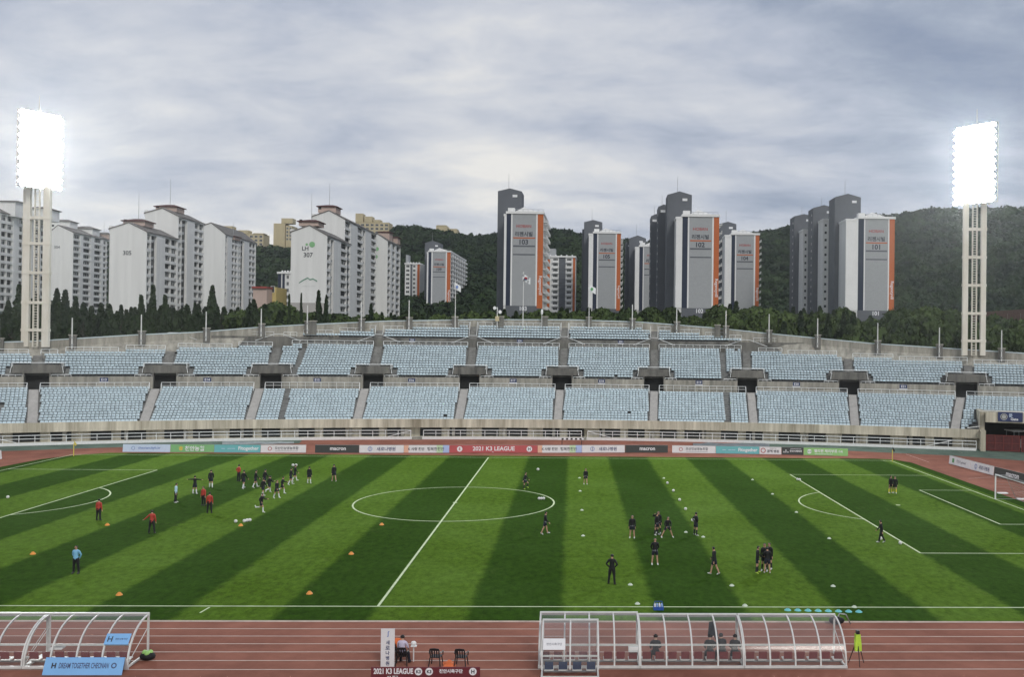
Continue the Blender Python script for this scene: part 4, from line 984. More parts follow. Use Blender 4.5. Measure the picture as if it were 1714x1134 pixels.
# wooded hill: a far-off wood that reads as one mass
g = np.random.default_rng(5); Vs, Qs = [], []; base = 0
cl = []
for s in range(8):
    v = g.normal(0, 1, (130, 3)); v /= np.linalg.norm(v, axis=1)[:, None]; v[:, 2] = np.abs(v[:, 2])*1.1-.25
    C_ = v*np.array([4.6, 4.6, 4.4])*g.uniform(.70, 1.08, (130, 1)); C_ += np.array([[.8*sin(s), .8*cos(s), 0]])*v[:, :1]
    cl.append(leaf_quads(C_, v, .95, g, .4)[0])
u = -470.
cnt = 0
for d_ in np.arange(405, 935, 7.6):
    u = -.62*d_
    while u < .56*d_:
        uu, dd = u+g.uniform(-3, 3), d_+g.uniform(-3, 3); u += 8.0*g.uniform(.8, 1.2)
        xx = CX+uu/dd*FPX
        if not (-40 < xx < 1760): continue
        k = g.uniform(.7, 1.35); th = g.uniform(0, 6.28); c, s = cos(th), sin(th); v = cl[int(g.integers(8))]*np.array([k, k, k*g.uniform(.85, 1.3)])
        P = np.array(UD(uu, dd, terr(uu, dd)+2.6)); v = np.stack([v[:, 0]*c-v[:, 1]*s, v[:, 0]*s+v[:, 1]*c, v[:, 2]], 1)+P
        Vs.append(v); cnt += 1
Vs = np.concatenate(Vs); print('forest crowns', cnt)
o = link('wooded_hillside', mesh_np('wooded_hillside', Vs, np.arange(len(Vs)).reshape(-1, 4), ML_for)); tag(o, 'dense dark green forest covering the hill behind the buildings', 'forest', None, 'stuff')

# ------------------------------------------------------------------ floodlight towers
M_lamp = bpy.data.materials.new('lit lamp'); M_lamp.use_nodes = True
q = M_lamp.node_tree.nodes['Principled BSDF']; q.inputs['Base Color'].default_value = (.8, .8, .8, 1); q.inputs['Emission Color'].default_value = (.97, 1, .97, 1); q.inputs['Emission Strength'].default_value = LAMP_STRENGTH
def lamp_mesh():
    b = MB(); n = 14
    rings = [(.50, 0.), (.50, .10), (.34, .42), (.14, .55)]
    vs = [(r*cos(2*pi*k/n), y, r*sin(2*pi*k/n)) for r, y in rings for k in range(n)]
    fs = [(i*n+k, i*n+(k+1) % n, (i+1)*n+(k+1) % n, (i+1)*n+k) for i in range(3) for k in range(n)]+[tuple(range(3*n, 4*n))]
    b.add(vs, fs); b.add([(.47*cos(2*pi*k/n), .02, .47*sin(2*pi*k/n)) for k in range(n)], [tuple(range(n))], 1)
    lo = [(r*cos(t), y, r*sin(t)) for y in (-.006, -.85) for t in [pi+pi*k/10 for k in range(11)] for r in (.50,)]  # lower visor, added to cut the light on the ground near the tower
    b.add(lo, [(k, k+1, 12+k, 11+k) for k in range(10)])
    me = bpy.data.meshes.new('floodlight'); me.from_pydata(b.v, [], b.f); me.materials.append(M_metal); me.materials.append(M_lamp); me.polygons.foreach_set('material_index', b.m); return me
FL = lamp_mesh()
def flood(label, legs, ypan, xpan, cols, rows, ybars):
    xm = (legs[0]+legs[3])/2; a = rim_a(xm, 580); r_, z_ = rim(a); P = np.array(CYL(a, r_-.45, z_-1.2)); D_ = float((P-CAM) @ FH)
    t = thing('floodlight_tower', P, label, 'floodlight tower', 'floodlight towers')
    ym = 450; zt = zof(xm, ypan[0], D_); zb = zof(xm, ypan[1], D_); U_ = [uof(x, D_, ym) for x in legs]; g0 = z_-.9
    for k in (0, 2): b = MB(); b.ub(U_[k], U_[k+1], D_-.25, D_+.25, g0, zt-1); b.build('leg', M_tower, t)
    b = MB()
    for y in ybars: z = zof(xm, y, D_); b.ub(U_[0]-.06, U_[3]+.06, D_-.3, D_+.3, z-.22, z+.22)
    b.build('cross_beam', M_tower, t)
    um = (U_[1]+U_[2])/2; b = MB()
    for q in (-.36, .36): b.ub(um+q-.09, um+q+.09, D_-.2, D_+.05, g0, zb+.5)
    z = g0
    while z < zb: b.ub(um-.27, um+.27, D_-.12, D_-.04, z, z+.09); z += .42
    b.build('ladder', M_tower, t)
    pc = np.array(deep((xpan[0]+xpan[1])/2, 450, D_)); aim = np.array((0, 0, 0.))-pc; aim[2] = 0; aim /= np.linalg.norm(aim); rt = np.array((-aim[1], aim[0], 0))*-1; rt = np.cross(np.array((0, 0, 1.)), aim)
    def pxx(P_): q_ = RC @ (P_-CAM); return CX+FPX*q_[0]/q_[2]
    wpan = 7.; hh = zt-zb
    for _ in range(4): wpan *= (xpan[1]-xpan[0])/abs(pxx(pc+rt*wpan/2)-pxx(pc-rt*wpan/2))
    b = MB()
    for r in range(rows+1): 
        z = zb+hh*r/rows; b.par(np.array((pc[0], pc[1], z))-rt*wpan/2-aim*.1, rt*wpan, -aim*.12, (0, 0, .10))
    for c in range(cols+1):
        b.par(np.array((pc[0], pc[1], zb))+rt*(wpan*c/cols-wpan/2)-aim*.25, rt*.10, -aim*.12, (0, 0, hh))
    for q in (-1, 1): b.par(np.array((pc[0], pc[1], zb-.3))+rt*(q*wpan*.28-.12)-aim*.5, rt*.24, -aim*.25, (0, 0, hh+.3))
    b.tube([(pc[0], pc[1], zt), (pc[0], pc[1], zt+2.6)], .05, 5)
    b.build('lamp_frame', M_tower, t)
    # each lamp looks down at the pitch
    rz = math.atan2(aim[1], aim[0])+pi/2; tilt = radians(15)
    for r in range(rows):
        for c in range(cols):
            Q_ = np.array((pc[0], pc[1], zb+hh*(r+.5)/rows))+rt*(wpan*(c+.5)/cols-wpan/2)+aim*.45
            o = bpy.data.objects.new('floodlight', FL); COL.objects.link(o); o.parent = t; o.location = tuple(Q_-P)
            o.rotation_euler = (tilt, 0, rz); k = max(wpan/cols, hh/rows)*.90; o.scale = (k, k, k)
flood('tall cream floodlight tower with lit lamps at the left edge', (38.5, 50.5, 72.5, 84), (188, 315), (27, 96), 7, 10, (365, 408, 457, 507, 553))
flood('tall cream floodlight tower with lit lamps by the wooded hill', (1611.5, 1620, 1641.5, 1650), (209, 341), (1600, 1666), 7, 11, (384, 431, 478, 525, 571))

# ------------------------------------------------------------------ advertising boards
def paint(name, c): return mat(name, c, .5, .05, .8)
B_white = paint('board white', (.70, .70, .71)); B_pale = paint('board pale blue', (.53, .63, .78)); B_green = paint('board green', (.20, .44, .19)); B_teal = paint('board teal', (.15, .45, .47)); B_black = paint('board charcoal', (.045, .05, .047)); B_red = paint('board red', (.45, .085, .09)); B_lime = paint('board lime', (.26, .52, .18)); B_blue = paint('board sky blue', (.20, .42, .72)); B_maroon = paint('board maroon', (.13, .022, .03)); B_peach = paint('board peach', (.72, .42, .30)); B_lav = paint('board lavender', (.38, .47, .72)); B_pgreen = paint('board pale green', (.50, .66, .42))
I_navy = mat('navy lettering', (.06, .075, .16), .5, 0); I_yel = mat('yellow lettering', (.75, .50, .06), .5, 0); I_grey = mat('grey lettering', (.22, .22, .25), .5, 0); I_blue = mat('blue lettering', (.16, .24, .50), .5, 0)
def board(x0, x1, y0, y1, h, ma, label, items, lean=.10, grp='advertising boards along the far touchline', acc=()):
    p, q = ground(x0, y0), ground(x1, y1); rt = (q-p)/np.linalg.norm(q-p); w = float(np.linalg.norm(q-p)); bk = np.array((-rt[1], rt[0], 0.))
    up = np.array((0, 0, 1.))*cos(lean)+bk*sin(lean); nrm = np.cross(rt, up)
    t = thing('advertising_board', (p+q)/2, label, 'advertising board', grp)
    b = MB(); b.par(p+up*.04+rt*.01, rt*(w-.02), -nrm*.05, up*h); b.build('panel', ma, t)
    b = MB(); b.par(p+up*(.04+h)+rt*.01+nrm*.005, rt*(w-.02), -nrm*.06, up*.03); b.build('frame', M_metal, t)
    b = MB()
    for k in range(3):
        s = p+rt*w*(.1+.4*k)-nrm*.06; b.tube([s+up*h*.8, (s[0]+bk[0]*.55, s[1]+bk[1]*.55, .02)], .025, 4)
    b.build('prop', M_metal, t)
    O = p+up*.04+nrm*.006
    for a0, a1, m_ in acc: b = MB(); b.add([p+up*.045+nrm*.004+rt*w*f+up*(h*.99)*g_ for f, g_ in ((a0, 0), (a1, 0), (a1, 1), (a0, 1))], [(0, 1, 2, 3)]); b.build('colour_field', m_, t)
    for it in items:
        s, fx, fy, fw, fh, m_ = it[:6]; P = O+rt*w*fx+up*h*fy
        if s == 'o': disc(t, P, rt, up, h*fh, m_)
        elif s == '0': disc(t, P, rt, up, h*fh, m_, 'emblem', h*fh*.72)
        else: letter(s, t, P+nrm*.004*it[6] if len(it) > 6 else P, rt, up, w*fw, h*fh, m_, .025)
    return t
yb = lambda x: float(np.interp(x, [205, 285, 436, 600, 900, 1046, 1125, 1271, 1345, 1420], [757.5, 758, 758.6, 759, 759, 758.6, 759, 761.2, 762.8, 764.5]))
def bd(x0, x1, ma, label, items, **k): return board(x0, x1, yb(x0), yb(x1), 1.0, ma, label, items, **k)
hosp = [('0', .24, .5, 0, .30, I_blue), ('ʃ', .24, .5, .05, .5, I_navy), ('새로나병원', .60, .5, .46, .52, I_navy)]
farm = [('0', .20, .5, 0, .26, M_inkr), ('모산인삼영농조합', .57, .58, .58, .40, M_greyd), ('ㅡㅡㅡㅡㅡㅡㅡㅡ', .57, .20, .50, .08, I_grey)]
fito = [('Fitogether', .74, .48, .44, .62, M_sw), ('ㅡ  ㅡㅡ', .30, .5, .3, .1, B_pale)]
macr = [('macron', .52, .5, .36, .42, M_sw)]
city = [('K 사랑 천안', .27, .5, .36, .5, M_ink), ('행복한천안', .70, .5, .38, .5, M_greyd)]
k3 = [('o', .115, .5, 0, .36, M_sw), ('E', .115, .5, .05, .36, M_inkr, 1), ('2021 K3 LEAGUE', .5, .56, .50, .58, M_sw), ('K3', .49, .12, .1, .14, M_sw), ('o', .905, .5, 0, .38, M_sw), ('H', .905, .5, .05, .4, M_ink, 1)]
bd(205, 284.6, B_pale, 'pale blue advertising board at the left end of the row', [('0', .22, .5, 0, .24, I_blue), ('cheonancityfc.kr', .56, .5, .5, .42, I_blue)])
bd(285, 357.8, B_green, 'green advertising board with large white Korean letters and a yellow mark', [('ㅎ', .24, .5, .1, .6, I_yel), ('천안농협', .55, .5, .52, .66, M_sw)])
bd(358.2, 435.8, B_teal, 'teal advertising board between the green and the left white board', fito)
bd(436.2, 512, B_white, 'white advertising board just left of the left gap', farm)
bd(527, 600.8, B_black, 'charcoal advertising board just right of the left gap', macr)
bd(601.2, 675.8, B_white, 'white hospital board right of the left charcoal board', hosp)
bd(676.2, 751.8, B_white, 'colourful city slogan board left of the red league board', city, acc=((0, .10, B_peach), (.72, .86, B_pgreen), (.86, 1, B_lav)))
bd(752.2, 899.8, B_red, 'long red board reading 2021 K3 LEAGUE between two white roundels', k3)
bd(900.2, 973.8, B_white, 'colourful city slogan board right of the red league board', city, acc=((0, .10, B_peach), (.72, .86, B_pgreen), (.86, 1, B_lav)))
bd(974.2, 1045.8, B_white, 'white hospital board left of the right charcoal board', hosp)
bd(1046.2, 1118, B_black, 'charcoal advertising board just left of the right gap', macr)
bd(1125, 1197.8, B_white, 'white advertising board just right of the right gap', farm)
bd(1198.2, 1270.8, B_teal, 'teal advertising board in the right half of the row', fito)
bd(1271.2, 1307.8, B_white, 'short white board with a red ring emblem right of the right teal board', [('0', .17, .5, 0, .34, M_inkr), ('광혜 병원', .62, .42, .56, .40, M_ink), ('의료법인 천안', .62, .8, .5, .15, I_grey)])
bd(1308.2, 1344.8, B_black, 'short black board between the short white and the lime board', [('▲', .2, .62, .12, .2, M_sw), ('천안기능', .2, .36, .3, .2, M_sw), ('천안시체육회', .65, .5, .55, .3, M_sw), ('ㅡㅡㅡㅡ', .65, .8, .5, .08, M_sw)])
bd(1345.2, 1419.5, B_lime, 'lime green advertising board at the right end of the row', [('o', .13, .5, 0, .30, M_sw), ('멜리퀸', .13, .5, .12, .2, M_green, 1), ('멜리퀸 체리부로', .50, .60, .52, .50, M_sw), ('가족', .83, .55, .12, .32, M_sw), ('ㅡㅡㅡㅡㅡㅡ', .45, .18, .4, .08, M_sw)])
G2 = 'advertising boards behind the right goal'
board(1588, 1623, 777, 786.5, 1.05, B_white, 'white board with a green mark behind the right goal, farthest of three', [('■', .2, .5, .12, .5, M_green), ('천안시 gofutsal', .58, .5, .55, .4, I_grey)], grp=G2)
board(1623.6, 1662, 786.8, 797, 1.05, B_white, 'white hospital board behind the right goal', hosp, grp=G2)
board(1663, 1724, 797.5, 813.5, 1.05, B_black, 'charcoal board partly behind the crossbar of the right goal', macr, grp=G2)
board(-60, 3.5, 786, 769, 1.05, B_white, 'white board end at the left frame edge beside the track', [], grp=None)

# ------------------------------------------------------------------ goal, corner flags, hurdle and other field furniture
M_net = bpy.data.materials.new('goal net'); M_net.use_nodes = True; M_net.node_tree.nodes['Principled BSDF'].inputs['Base Color'].default_value = (.35, .35, .34, 1)
t = thing('goal', (52.5, 0, 0), 'white football goal with net at the right end of the pitch', 'goal')
b = MB(); b.tube([(52.5, 3.66, 0), (52.5, 3.66, 2.44), (52.5, -3.66, 2.44), (52.5, -3.66, 0)], .075, 8); b.build('goal_frame', M_white, t)
b = MB()
for s in (-1, 1): b.tube([(52.5, s*3.66, 2.44), (53.5, s*3.66, 2.4), (54.6, s*3.66, .05), (52.5, s*3.66, .05)], .03, 4)
b.tube([(54.6, 3.66, .05), (54.6, -3.66, .05)], .03, 4); b.build('net_support', M_metal, t)
b = MB()
for k in range(25): y = -3.66+.305*k; b.tube([(52.55, y, 2.40), (53.5, y, 2.36), (54.55, y, .06)], .008, 3, cap=False)
for k in range(9):
    f = k/8; b.tube([(53.5+1.05*f, -3.66, 2.36-2.3*f), (53.5+1.05*f, 3.66, 2.36-2.3*f)], .008, 3, cap=False)
for s in (-1, 1):
    for k in range(1, 8): z = .3*k; b.tube([(52.5, s*3.66, z), (54.55-1.05*z/2.36, s*3.66, z)], .008, 3, cap=False)
b.build('net', M_net, t)
M_yel = mat('yellow pole', (.62, .50, .10), .5, .1)
def corner(px, py, lab, dark):
    P = ground(px, py); t = thing('corner_flag', P, lab, 'corner flag', 'corner flags'); b = MB(); b.tube([P, P+(0, 0, 1.55)], .06, 6); b.build('pole', M_yel, t)
    b = MB(); b.prism([P+(.03, 0, 1.56), P+(.03, 0, 1.95), P+(.35, .05, 1.45), P+(.22, .02, 1.25)], (0, .02, 0)); b.build('flag', M_black if dark else M_yel, t)
corner(1493.6, 773.5, 'yellow corner pole with a dark flag at the far right corner', True); corner(123.2, 764, 'yellow corner pole at the far left corner of the pitch', False)
t = thing('hurdle', ground(956, 752), 'black and white striped hurdle behind the city slogan board', 'hurdle'); p, q = ground(936, 752)+(0, 0, 0), ground(977, 752); rt = (q-p)/np.linalg.norm(q-p); w = np.linalg.norm(q-p); b = MB()
b2 = MB()
for k in range(11): b.par(p+rt*w*k/11+np.array((0, 0, 1.28)), rt*(w/11-.004), (0, .06, 0), (0, 0, .22), k % 2)
b.build('bar', [M_sw, M_black], t)
for f in (.1, .9): b2.par(p+rt*w*f, rt*.08, (0, .07, 0), (0, 0, 1.275)); b2.par(p+rt*w*f-np.array((0, .5, 0)), rt*.08, (0, .495, 0), (0, 0, .06))
b2.build('frame', M_black, t)
b = MB(); 
pts = [ground(x, y, .02) for x, y in ((1158, 744), (1185, 742.5), (1230, 743), (1262, 745), (1292, 750), (1240, 750.5), (1180, 748.5))]
c = sum(pts)/len(pts); vs = []; n_ = 10
for i in range(n_+1):
    for j in range(5):
        a_ = ground(1160+128*i/n_, 743.6+.5*max(0, i-5)/2+j*(1.1+.1*i)+rnd.uniform(-.3, .3)); vs.append((a_[0], a_[1], .03+rnd.uniform(0, .22)))
b.add(vs, [(i*5+j, (i+1)*5+j, (i+1)*5+j+1, i*5+j+1) for i in range(n_) for j in range(4)])
tag(b.build('tarpaulin', mat('grey tarpaulin', (.13, .15, .16), .5, .4, 1.2)), 'crumpled grey tarpaulin on the green apron behind the boards', 'tarpaulin')
b = MB(); vs = []
for i in range(n_+1):
    for j in range(4): a_ = ground(372+120*i/n_, 740.2+j*1.7*(1-.03*i)); vs.append((a_[0], a_[1], .02+rnd.uniform(0, .06)))
b.add(vs, [(i*4+j, (i+1)*4+j, (i+1)*4+j+1, i*4+j+1) for i in range(n_) for j in range(3)]); tag(b.build('tarpaulin', mat('pale tarpaulin', (.24, .27, .27), .6, .3, 1.)), 'flat pale grey sheet on the apron behind the left teal board', 'tarpaulin')
# red gates, sign, mat and cart at the right tunnel
t = thing('tunnel_gate', CYL(TUN_R+.02, 190.3, 0), 'dark red barred gates across the right tunnel mouth', 'gate')
for k in range(3):
    a0 = TUN_R+.0042+.0245*k; b = MB(); P, Q_ = np.array(CYL(a0, 190.35, .08)), np.array(CYL(a0+.0238, 190.35, .08)); rt = Q_-P; w = np.linalg.norm(rt); rt /= w; nn_ = np.array((-rt[1], rt[0], 0))
    b.par(P, rt*w, nn_*.04, (0, 0, 2.25)); 
    for f in (0, .25, .5, .75, .97): b.par(P+rt*w*f-nn_*.06, rt*.10, nn_*.055, (0, 0, 2.3), 1)
    for z in (.0, 1.1, 2.2): b.par(P-nn_*.045+np.array((0, 0, z)), rt*w, nn_*.04, (0, 0, .09), 1)
    b.build('gate_leaf', [mat('gate red', (.085, .018, .018), .6, .3, 2.), mat('gate bar red', (.17, .035, .03), .5, .1)], t)
a0, z0_ = ang_at(1691, 698.5, 190.55); rt = np.array((cos(a0), -sin(a0), 0)); nn_ = np.array((sin(a0), cos(a0), 0)); P = np.array(CYL(a0, 190.45, z0_))
t = thing('gate_sign', P, 'dark navy sign with a round club emblem above the red gates', 'sign'); b = MB(); b.par(P-rt*1.65-np.array((0, 0, .68)), rt*3.3, nn_*.08, (0, 0, 1.36)); b.build('panel', M_sign, t)
disc(t, P-nn_*.012-rt*.85, rt, (0, 0, 1), .48, mat('emblem grey', (.42, .43, .42), .6, 0)); disc(t, P-nn_*.016-rt*.85, rt, (0, 0, 1), .38, M_black, 'emblem', .30); letter('문', t, P-nn_*.012+rt*.05+np.array((0, 0, .22)), rt, (0, 0, 1), .5, .5, B_pale, .03); letter('Gate', t, P-nn_*.012+rt*.55-np.array((0, 0, .3)), rt, (0, 0, 1), 1., .4, M_sw, .03)
P = ground(1658, 755); t = thing('landing_mat', P, 'blue landing mat leaning by the red gates', 'mat'); b = MB(); b.prism([P+(-1.2, 0, 0), P+(1.2, .1, 0), P+(1.2, .1, .75), P+(.7, .1, 1.1), P+(-.7, 0, 1.15), P+(-1.15, 0, .7)], (0, .9, 0)); b.build('cushion', mat('mat blue', (.045, .085, .20), .6, .25, 2), t); b = MB(); b.par(P+(-.35, -.02, .35), (.9, .04, 0), (0, .015, 0), (0, 0, .3)); b.build('label', M_sw, t)
P = np.array(CYL(TUN_R+.027, 194.5, 0)); t = thing('utility_cart', P, 'white roofed utility cart parked inside the right tunnel', 'cart')
b = MB(); b.box(P[0]-1, P[0]+1, P[1]-1.4, P[1]+1.4, .4, 1.15); b.box(P[0]-.8, P[0]+.8, P[1]-1.2, P[1]-.4, 1.151, 1.6); b.build('body', M_metal, t); b = MB(); b.box(P[0]-1.25, P[0]+1.25, P[1]-1.5, P[1]+1.2, 2.75, 2.87); b.build('roof', M_white, t)
b = MB(); [b.tube([P+(sx, sy, 1.15), P+(sx, sy, 2.75)], .05, 5) for sx in (-.95, .95) for sy in (-1.3, 1.1)]; b.build('post', M_metal, t)
for sx in (-.9, .9):
    for sy in (-1, 1): b = MB(); b.tube([P+(sx-.1, sy, .3), P+(sx+.1, sy, .3)], .3, 10); b.build('wheel', M_black, t)
for k, (x, y) in enumerate(((1678, 827), (1711, 837))): P = ground(x, y); b = MB(); b.box(P[0]-.5, P[0]+.5, P[1]-.2, P[1]+.2, .002, .12); tag(b.build('marker_slab', M_white), ['flat white slab on the track just behind the right goal post', 'flat white slab on the track at the right frame edge'][k], 'slab')
# flags, loudspeaker and lamp on the rim
M_flagw = mat('flag cloth', (.70, .72, .73), .8, .05)
def flag(x, yt, y0, y1, wpx, lab, kind):
    a = rim_a(x, 545); r_, z_ = rim(a); P = np.array(CYL(a, r_-.9, z_-1.8)); D_ = float((P-CAM) @ FH); T_ = zof(x, yt, D_); k = D_/FPX
    t = thing('flagpole', P, lab, 'flagpole', 'flagpoles on the rim'); b = MB(); b.tube([P, (P[0], P[1], T_)], [.09, .05], 7); b.sph((P[0], P[1], T_), .10, 6, 4); b.build('pole', M_pole, t)
    # drooping cloth hanging from the hoist in soft folds
    n, m_ = 7, 6; vs = []; H = (y1-y0)*k; Wd = wpx*k
    for i in range(n+1):
        for j in range(m_+1):
            f, g_ = i/n, j/m_; vs.append(UD(uof(x, D_)+.06+Wd*f, D_+.22*sin(f*7+g_*2)*f, T_-.15-H*(g_*(.62-.05*f)+.38*f)))
    b = MB(); fs = [(i*(m_+1)+j, i*(m_+1)+j+1, (i+1)*(m_+1)+j+1, (i+1)*(m_+1)+j) for i in range(n) for j in range(m_)]; b.add(vs, fs); b.build('cloth', M_flagw, t, smooth=True)
    def at(f, g_): return np.array(UD(uof(x, D_)+.06+Wd*f, D_-.26, T_-.15-H*(g_*(.62-.05*f)+.38*f)))
    if kind == 'kr':
        for ma, a0, a1 in ((M_inkr, 0, pi), (M_sign, pi, 2*pi)):
            b = MB(); c = at(.42, .5); R_ = H*.145; vs = [c]+[c+RH*R_*cos(a0+(a1-a0)*q/10-.4)+np.array((0, 0, R_*sin(a0+(a1-a0)*q/10-.4))) for q in range(11)]; b.add(vs, [(0, q+1, q+2) for q in range(10)]); b.build('emblem', ma, t)
        for f, g_ in ((.12, .2), (.78, .2), (.74, .78), (.2, .85)):
            b = MB(); c = at(f, g_)
            for q in range(3): b.par(c+np.array((0, 0, -.16+.14*q))-RH*.2, RH*.4, FH*.01, (0, 0, .07))
            b.build('emblem', M_ink, t)
    else:
        b = MB(); c = at(.45, .5); R_ = H*.15; b.add([c+RH*R_*.8*cos(q*pi/6)+np.array((0, 0, R_*sin(q*pi/6))) for q in range(12)], [tuple(range(12))]); b.build('emblem', dict(green=M_green, blue=I_blue)[kind], t)
flag(874.3, 456.5, 457.5, 477, 13, 'tall flagpole with the white South Korean flag before tower 103', 'kr')
flag(985.2, 474.5, 475, 493, 12, 'flagpole with a white flag bearing a green emblem before tower 105', 'green')
flag(760.5, 471, 472, 490, 10.5, 'flagpole with a white flag bearing a blue emblem beside tower 109', 'blue')
a = rim_a(831, 545); P = np.array(CYL(a, rim(a)[0]-1, rim(a)[1]-1.6)); t = thing('loudspeaker_post', P, 'white post carrying loudspeakers on the rim left of tower 103', 'loudspeaker'); b = MB(); b.tube([P, P+(0, 0, 3.9)], .08, 6); b.build('post', M_pole, t); b = MB(); b.box(P[0]-.35, P[0]+.35, P[1]-.2, P[1]+.2, P[2]+1.3, P[2]+2.2); b.build('cabinet', M_cream, t)
for z, s in ((3.0, .3), (3.7, -.25)): b = MB(); b.tube([P+(s, 0, z), P+(s*1.8, -.5, z)], [.1, .34], 8); b.build('horn', M_white, t)
a = rim_a(906, 545); P = np.array(CYL(a, rim(a)[0]-1, rim(a)[1]-1.6)); t = thing('rim_lamp', P, 'small post lamp with a pointed cap on the rim below tower 103', 'lamp'); b = MB(); b.tube([P, P+(0, 0, 2.6)], .06, 6); b.build('post', M_pole, t); b = MB(); b.tube([P+(0, 0, 2.6), P+(0, 0, 3.2), P+(0, 0, 3.6)], [.18, .22, .03], 8); b.build('lantern', M_white, t)

# ------------------------------------------------------------------ people
SKIN = mat('skin', (.46, .27, .19), .6, .06, 8)
HAIR = mat('black hair', (.012, .011, .011), .5, .1)
C_blk = mat('black jersey', (.009, .0095, .011), .75, .15, 6); C_shorts = mat('navy shorts', (.012, .014, .026), .75, .15, 6); C_wsock = mat('white socks', (.62, .64, .66), .8, .05); C_redj = mat('red jacket', (.40, .045, .03), .7, .12, 6); C_lb = mat('light blue jersey', (.42, .60, .72), .7, .08); C_sky = mat('sky blue jacket', (.20, .45, .66), .7, .1); C_yel = mat('yellow socks', (.66, .55, .06), .8, .05); C_shoe = mat('pale shoes', (.60, .62, .60), .6, .05); C_lime = mat('lime shoes', (.45, .62, .08), .6, .05); C_dshoe = mat('dark shoes', (.03, .03, .032), .6, .1); C_lil = mat('lilac shirt', (.50, .46, .58), .8, .06); C_bsock = mat('black socks', (.022, .022, .026), .8, .1); C_strip = mat('white side stripe', (.20, .21, .23), .8, .05)
def dirv(p, b_, side): p, b_ = radians(p), radians(b_); return np.array((side*sin(b_), sin(p)*cos(b_), -cos(p)*cos(b_)))
BASE = dict(leg=((0, 4, 2), (0, 4, 2)), arm=((0, 9, 8, 4), (0, 9, 8, 4)), lean=2)
POSES = dict(
    stand=dict(leg=((2, 6, 3), (-3, 6, 2))), wide=dict(leg=((0, 12, 2), (0, 12, 2))),
    walk=dict(leg=((17, 3, 6), (-13, 3, 12)), arm=((-18, 9, -2, 4), (20, 9, 42, 2)), lean=4),
    jog=dict(leg=((36, 3, 40), (-16, 3, 62)), arm=((-32, 12, 40, -10), (26, 12, 95, -14)), lean=9),
    jog2=dict(leg=((-18, 3, 66), (34, 3, 34)), arm=((28, 12, 96, -14), (-30, 12, 42, -10)), lean=8),
    tpose=dict(leg=((2, 9, 2), (-2, 9, 2)), arm=((0, 86, 0, 84), (0, 88, 0, 86)), lean=0),
    hips=dict(leg=((1, 8, 2), (-2, 7, 2)), arm=((-14, 34, 22, -42), (-14, 34, 22, -42)), lean=0),
    kick=dict(leg=((48, 6, 66), (-4, 3, 4)), arm=((20, 26, 40, 10), (-24, 30, -6, 12)), lean=6),
    spread=dict(leg=((6, 27, 8), (-4, 29, 6)), arm=((10, 18, 40, -20), (12, 20, 46, -16)), lean=8),
    reach=dict(leg=((2, 9, 2), (-3, 9, 2)), arm=((12, 44, 16, 52), (0, 12, 14, 4)), lean=2),
    head=dict(leg=((2, 7, 2), (-6, 6, 4)), arm=((0, 10, 8, 4), (58, 66, 150, -40)), lean=2),
    talk=dict(leg=((3, 6, 2), (-4, 6, 3)), arm=((14, 10, 74, -8), (0, 10, 14, 4)), lean=2),
    back=dict(leg=((2, 7, 2), (-3, 7, 2)), arm=((-22, 16, -14, -28), (-22, 16, -14, -28)), lean=0),
    sit=dict(leg=((82, 9, 84), (80, 10, 80)), arm=((22, 12, 58, -8), (24, 12, 62, -8)), lean=4), sitb=dict(leg=((78, 12, 82), (82, 8, 86)), arm=((34, 14, 78, -12), (26, 10, 54, -6)), lean=22),
)
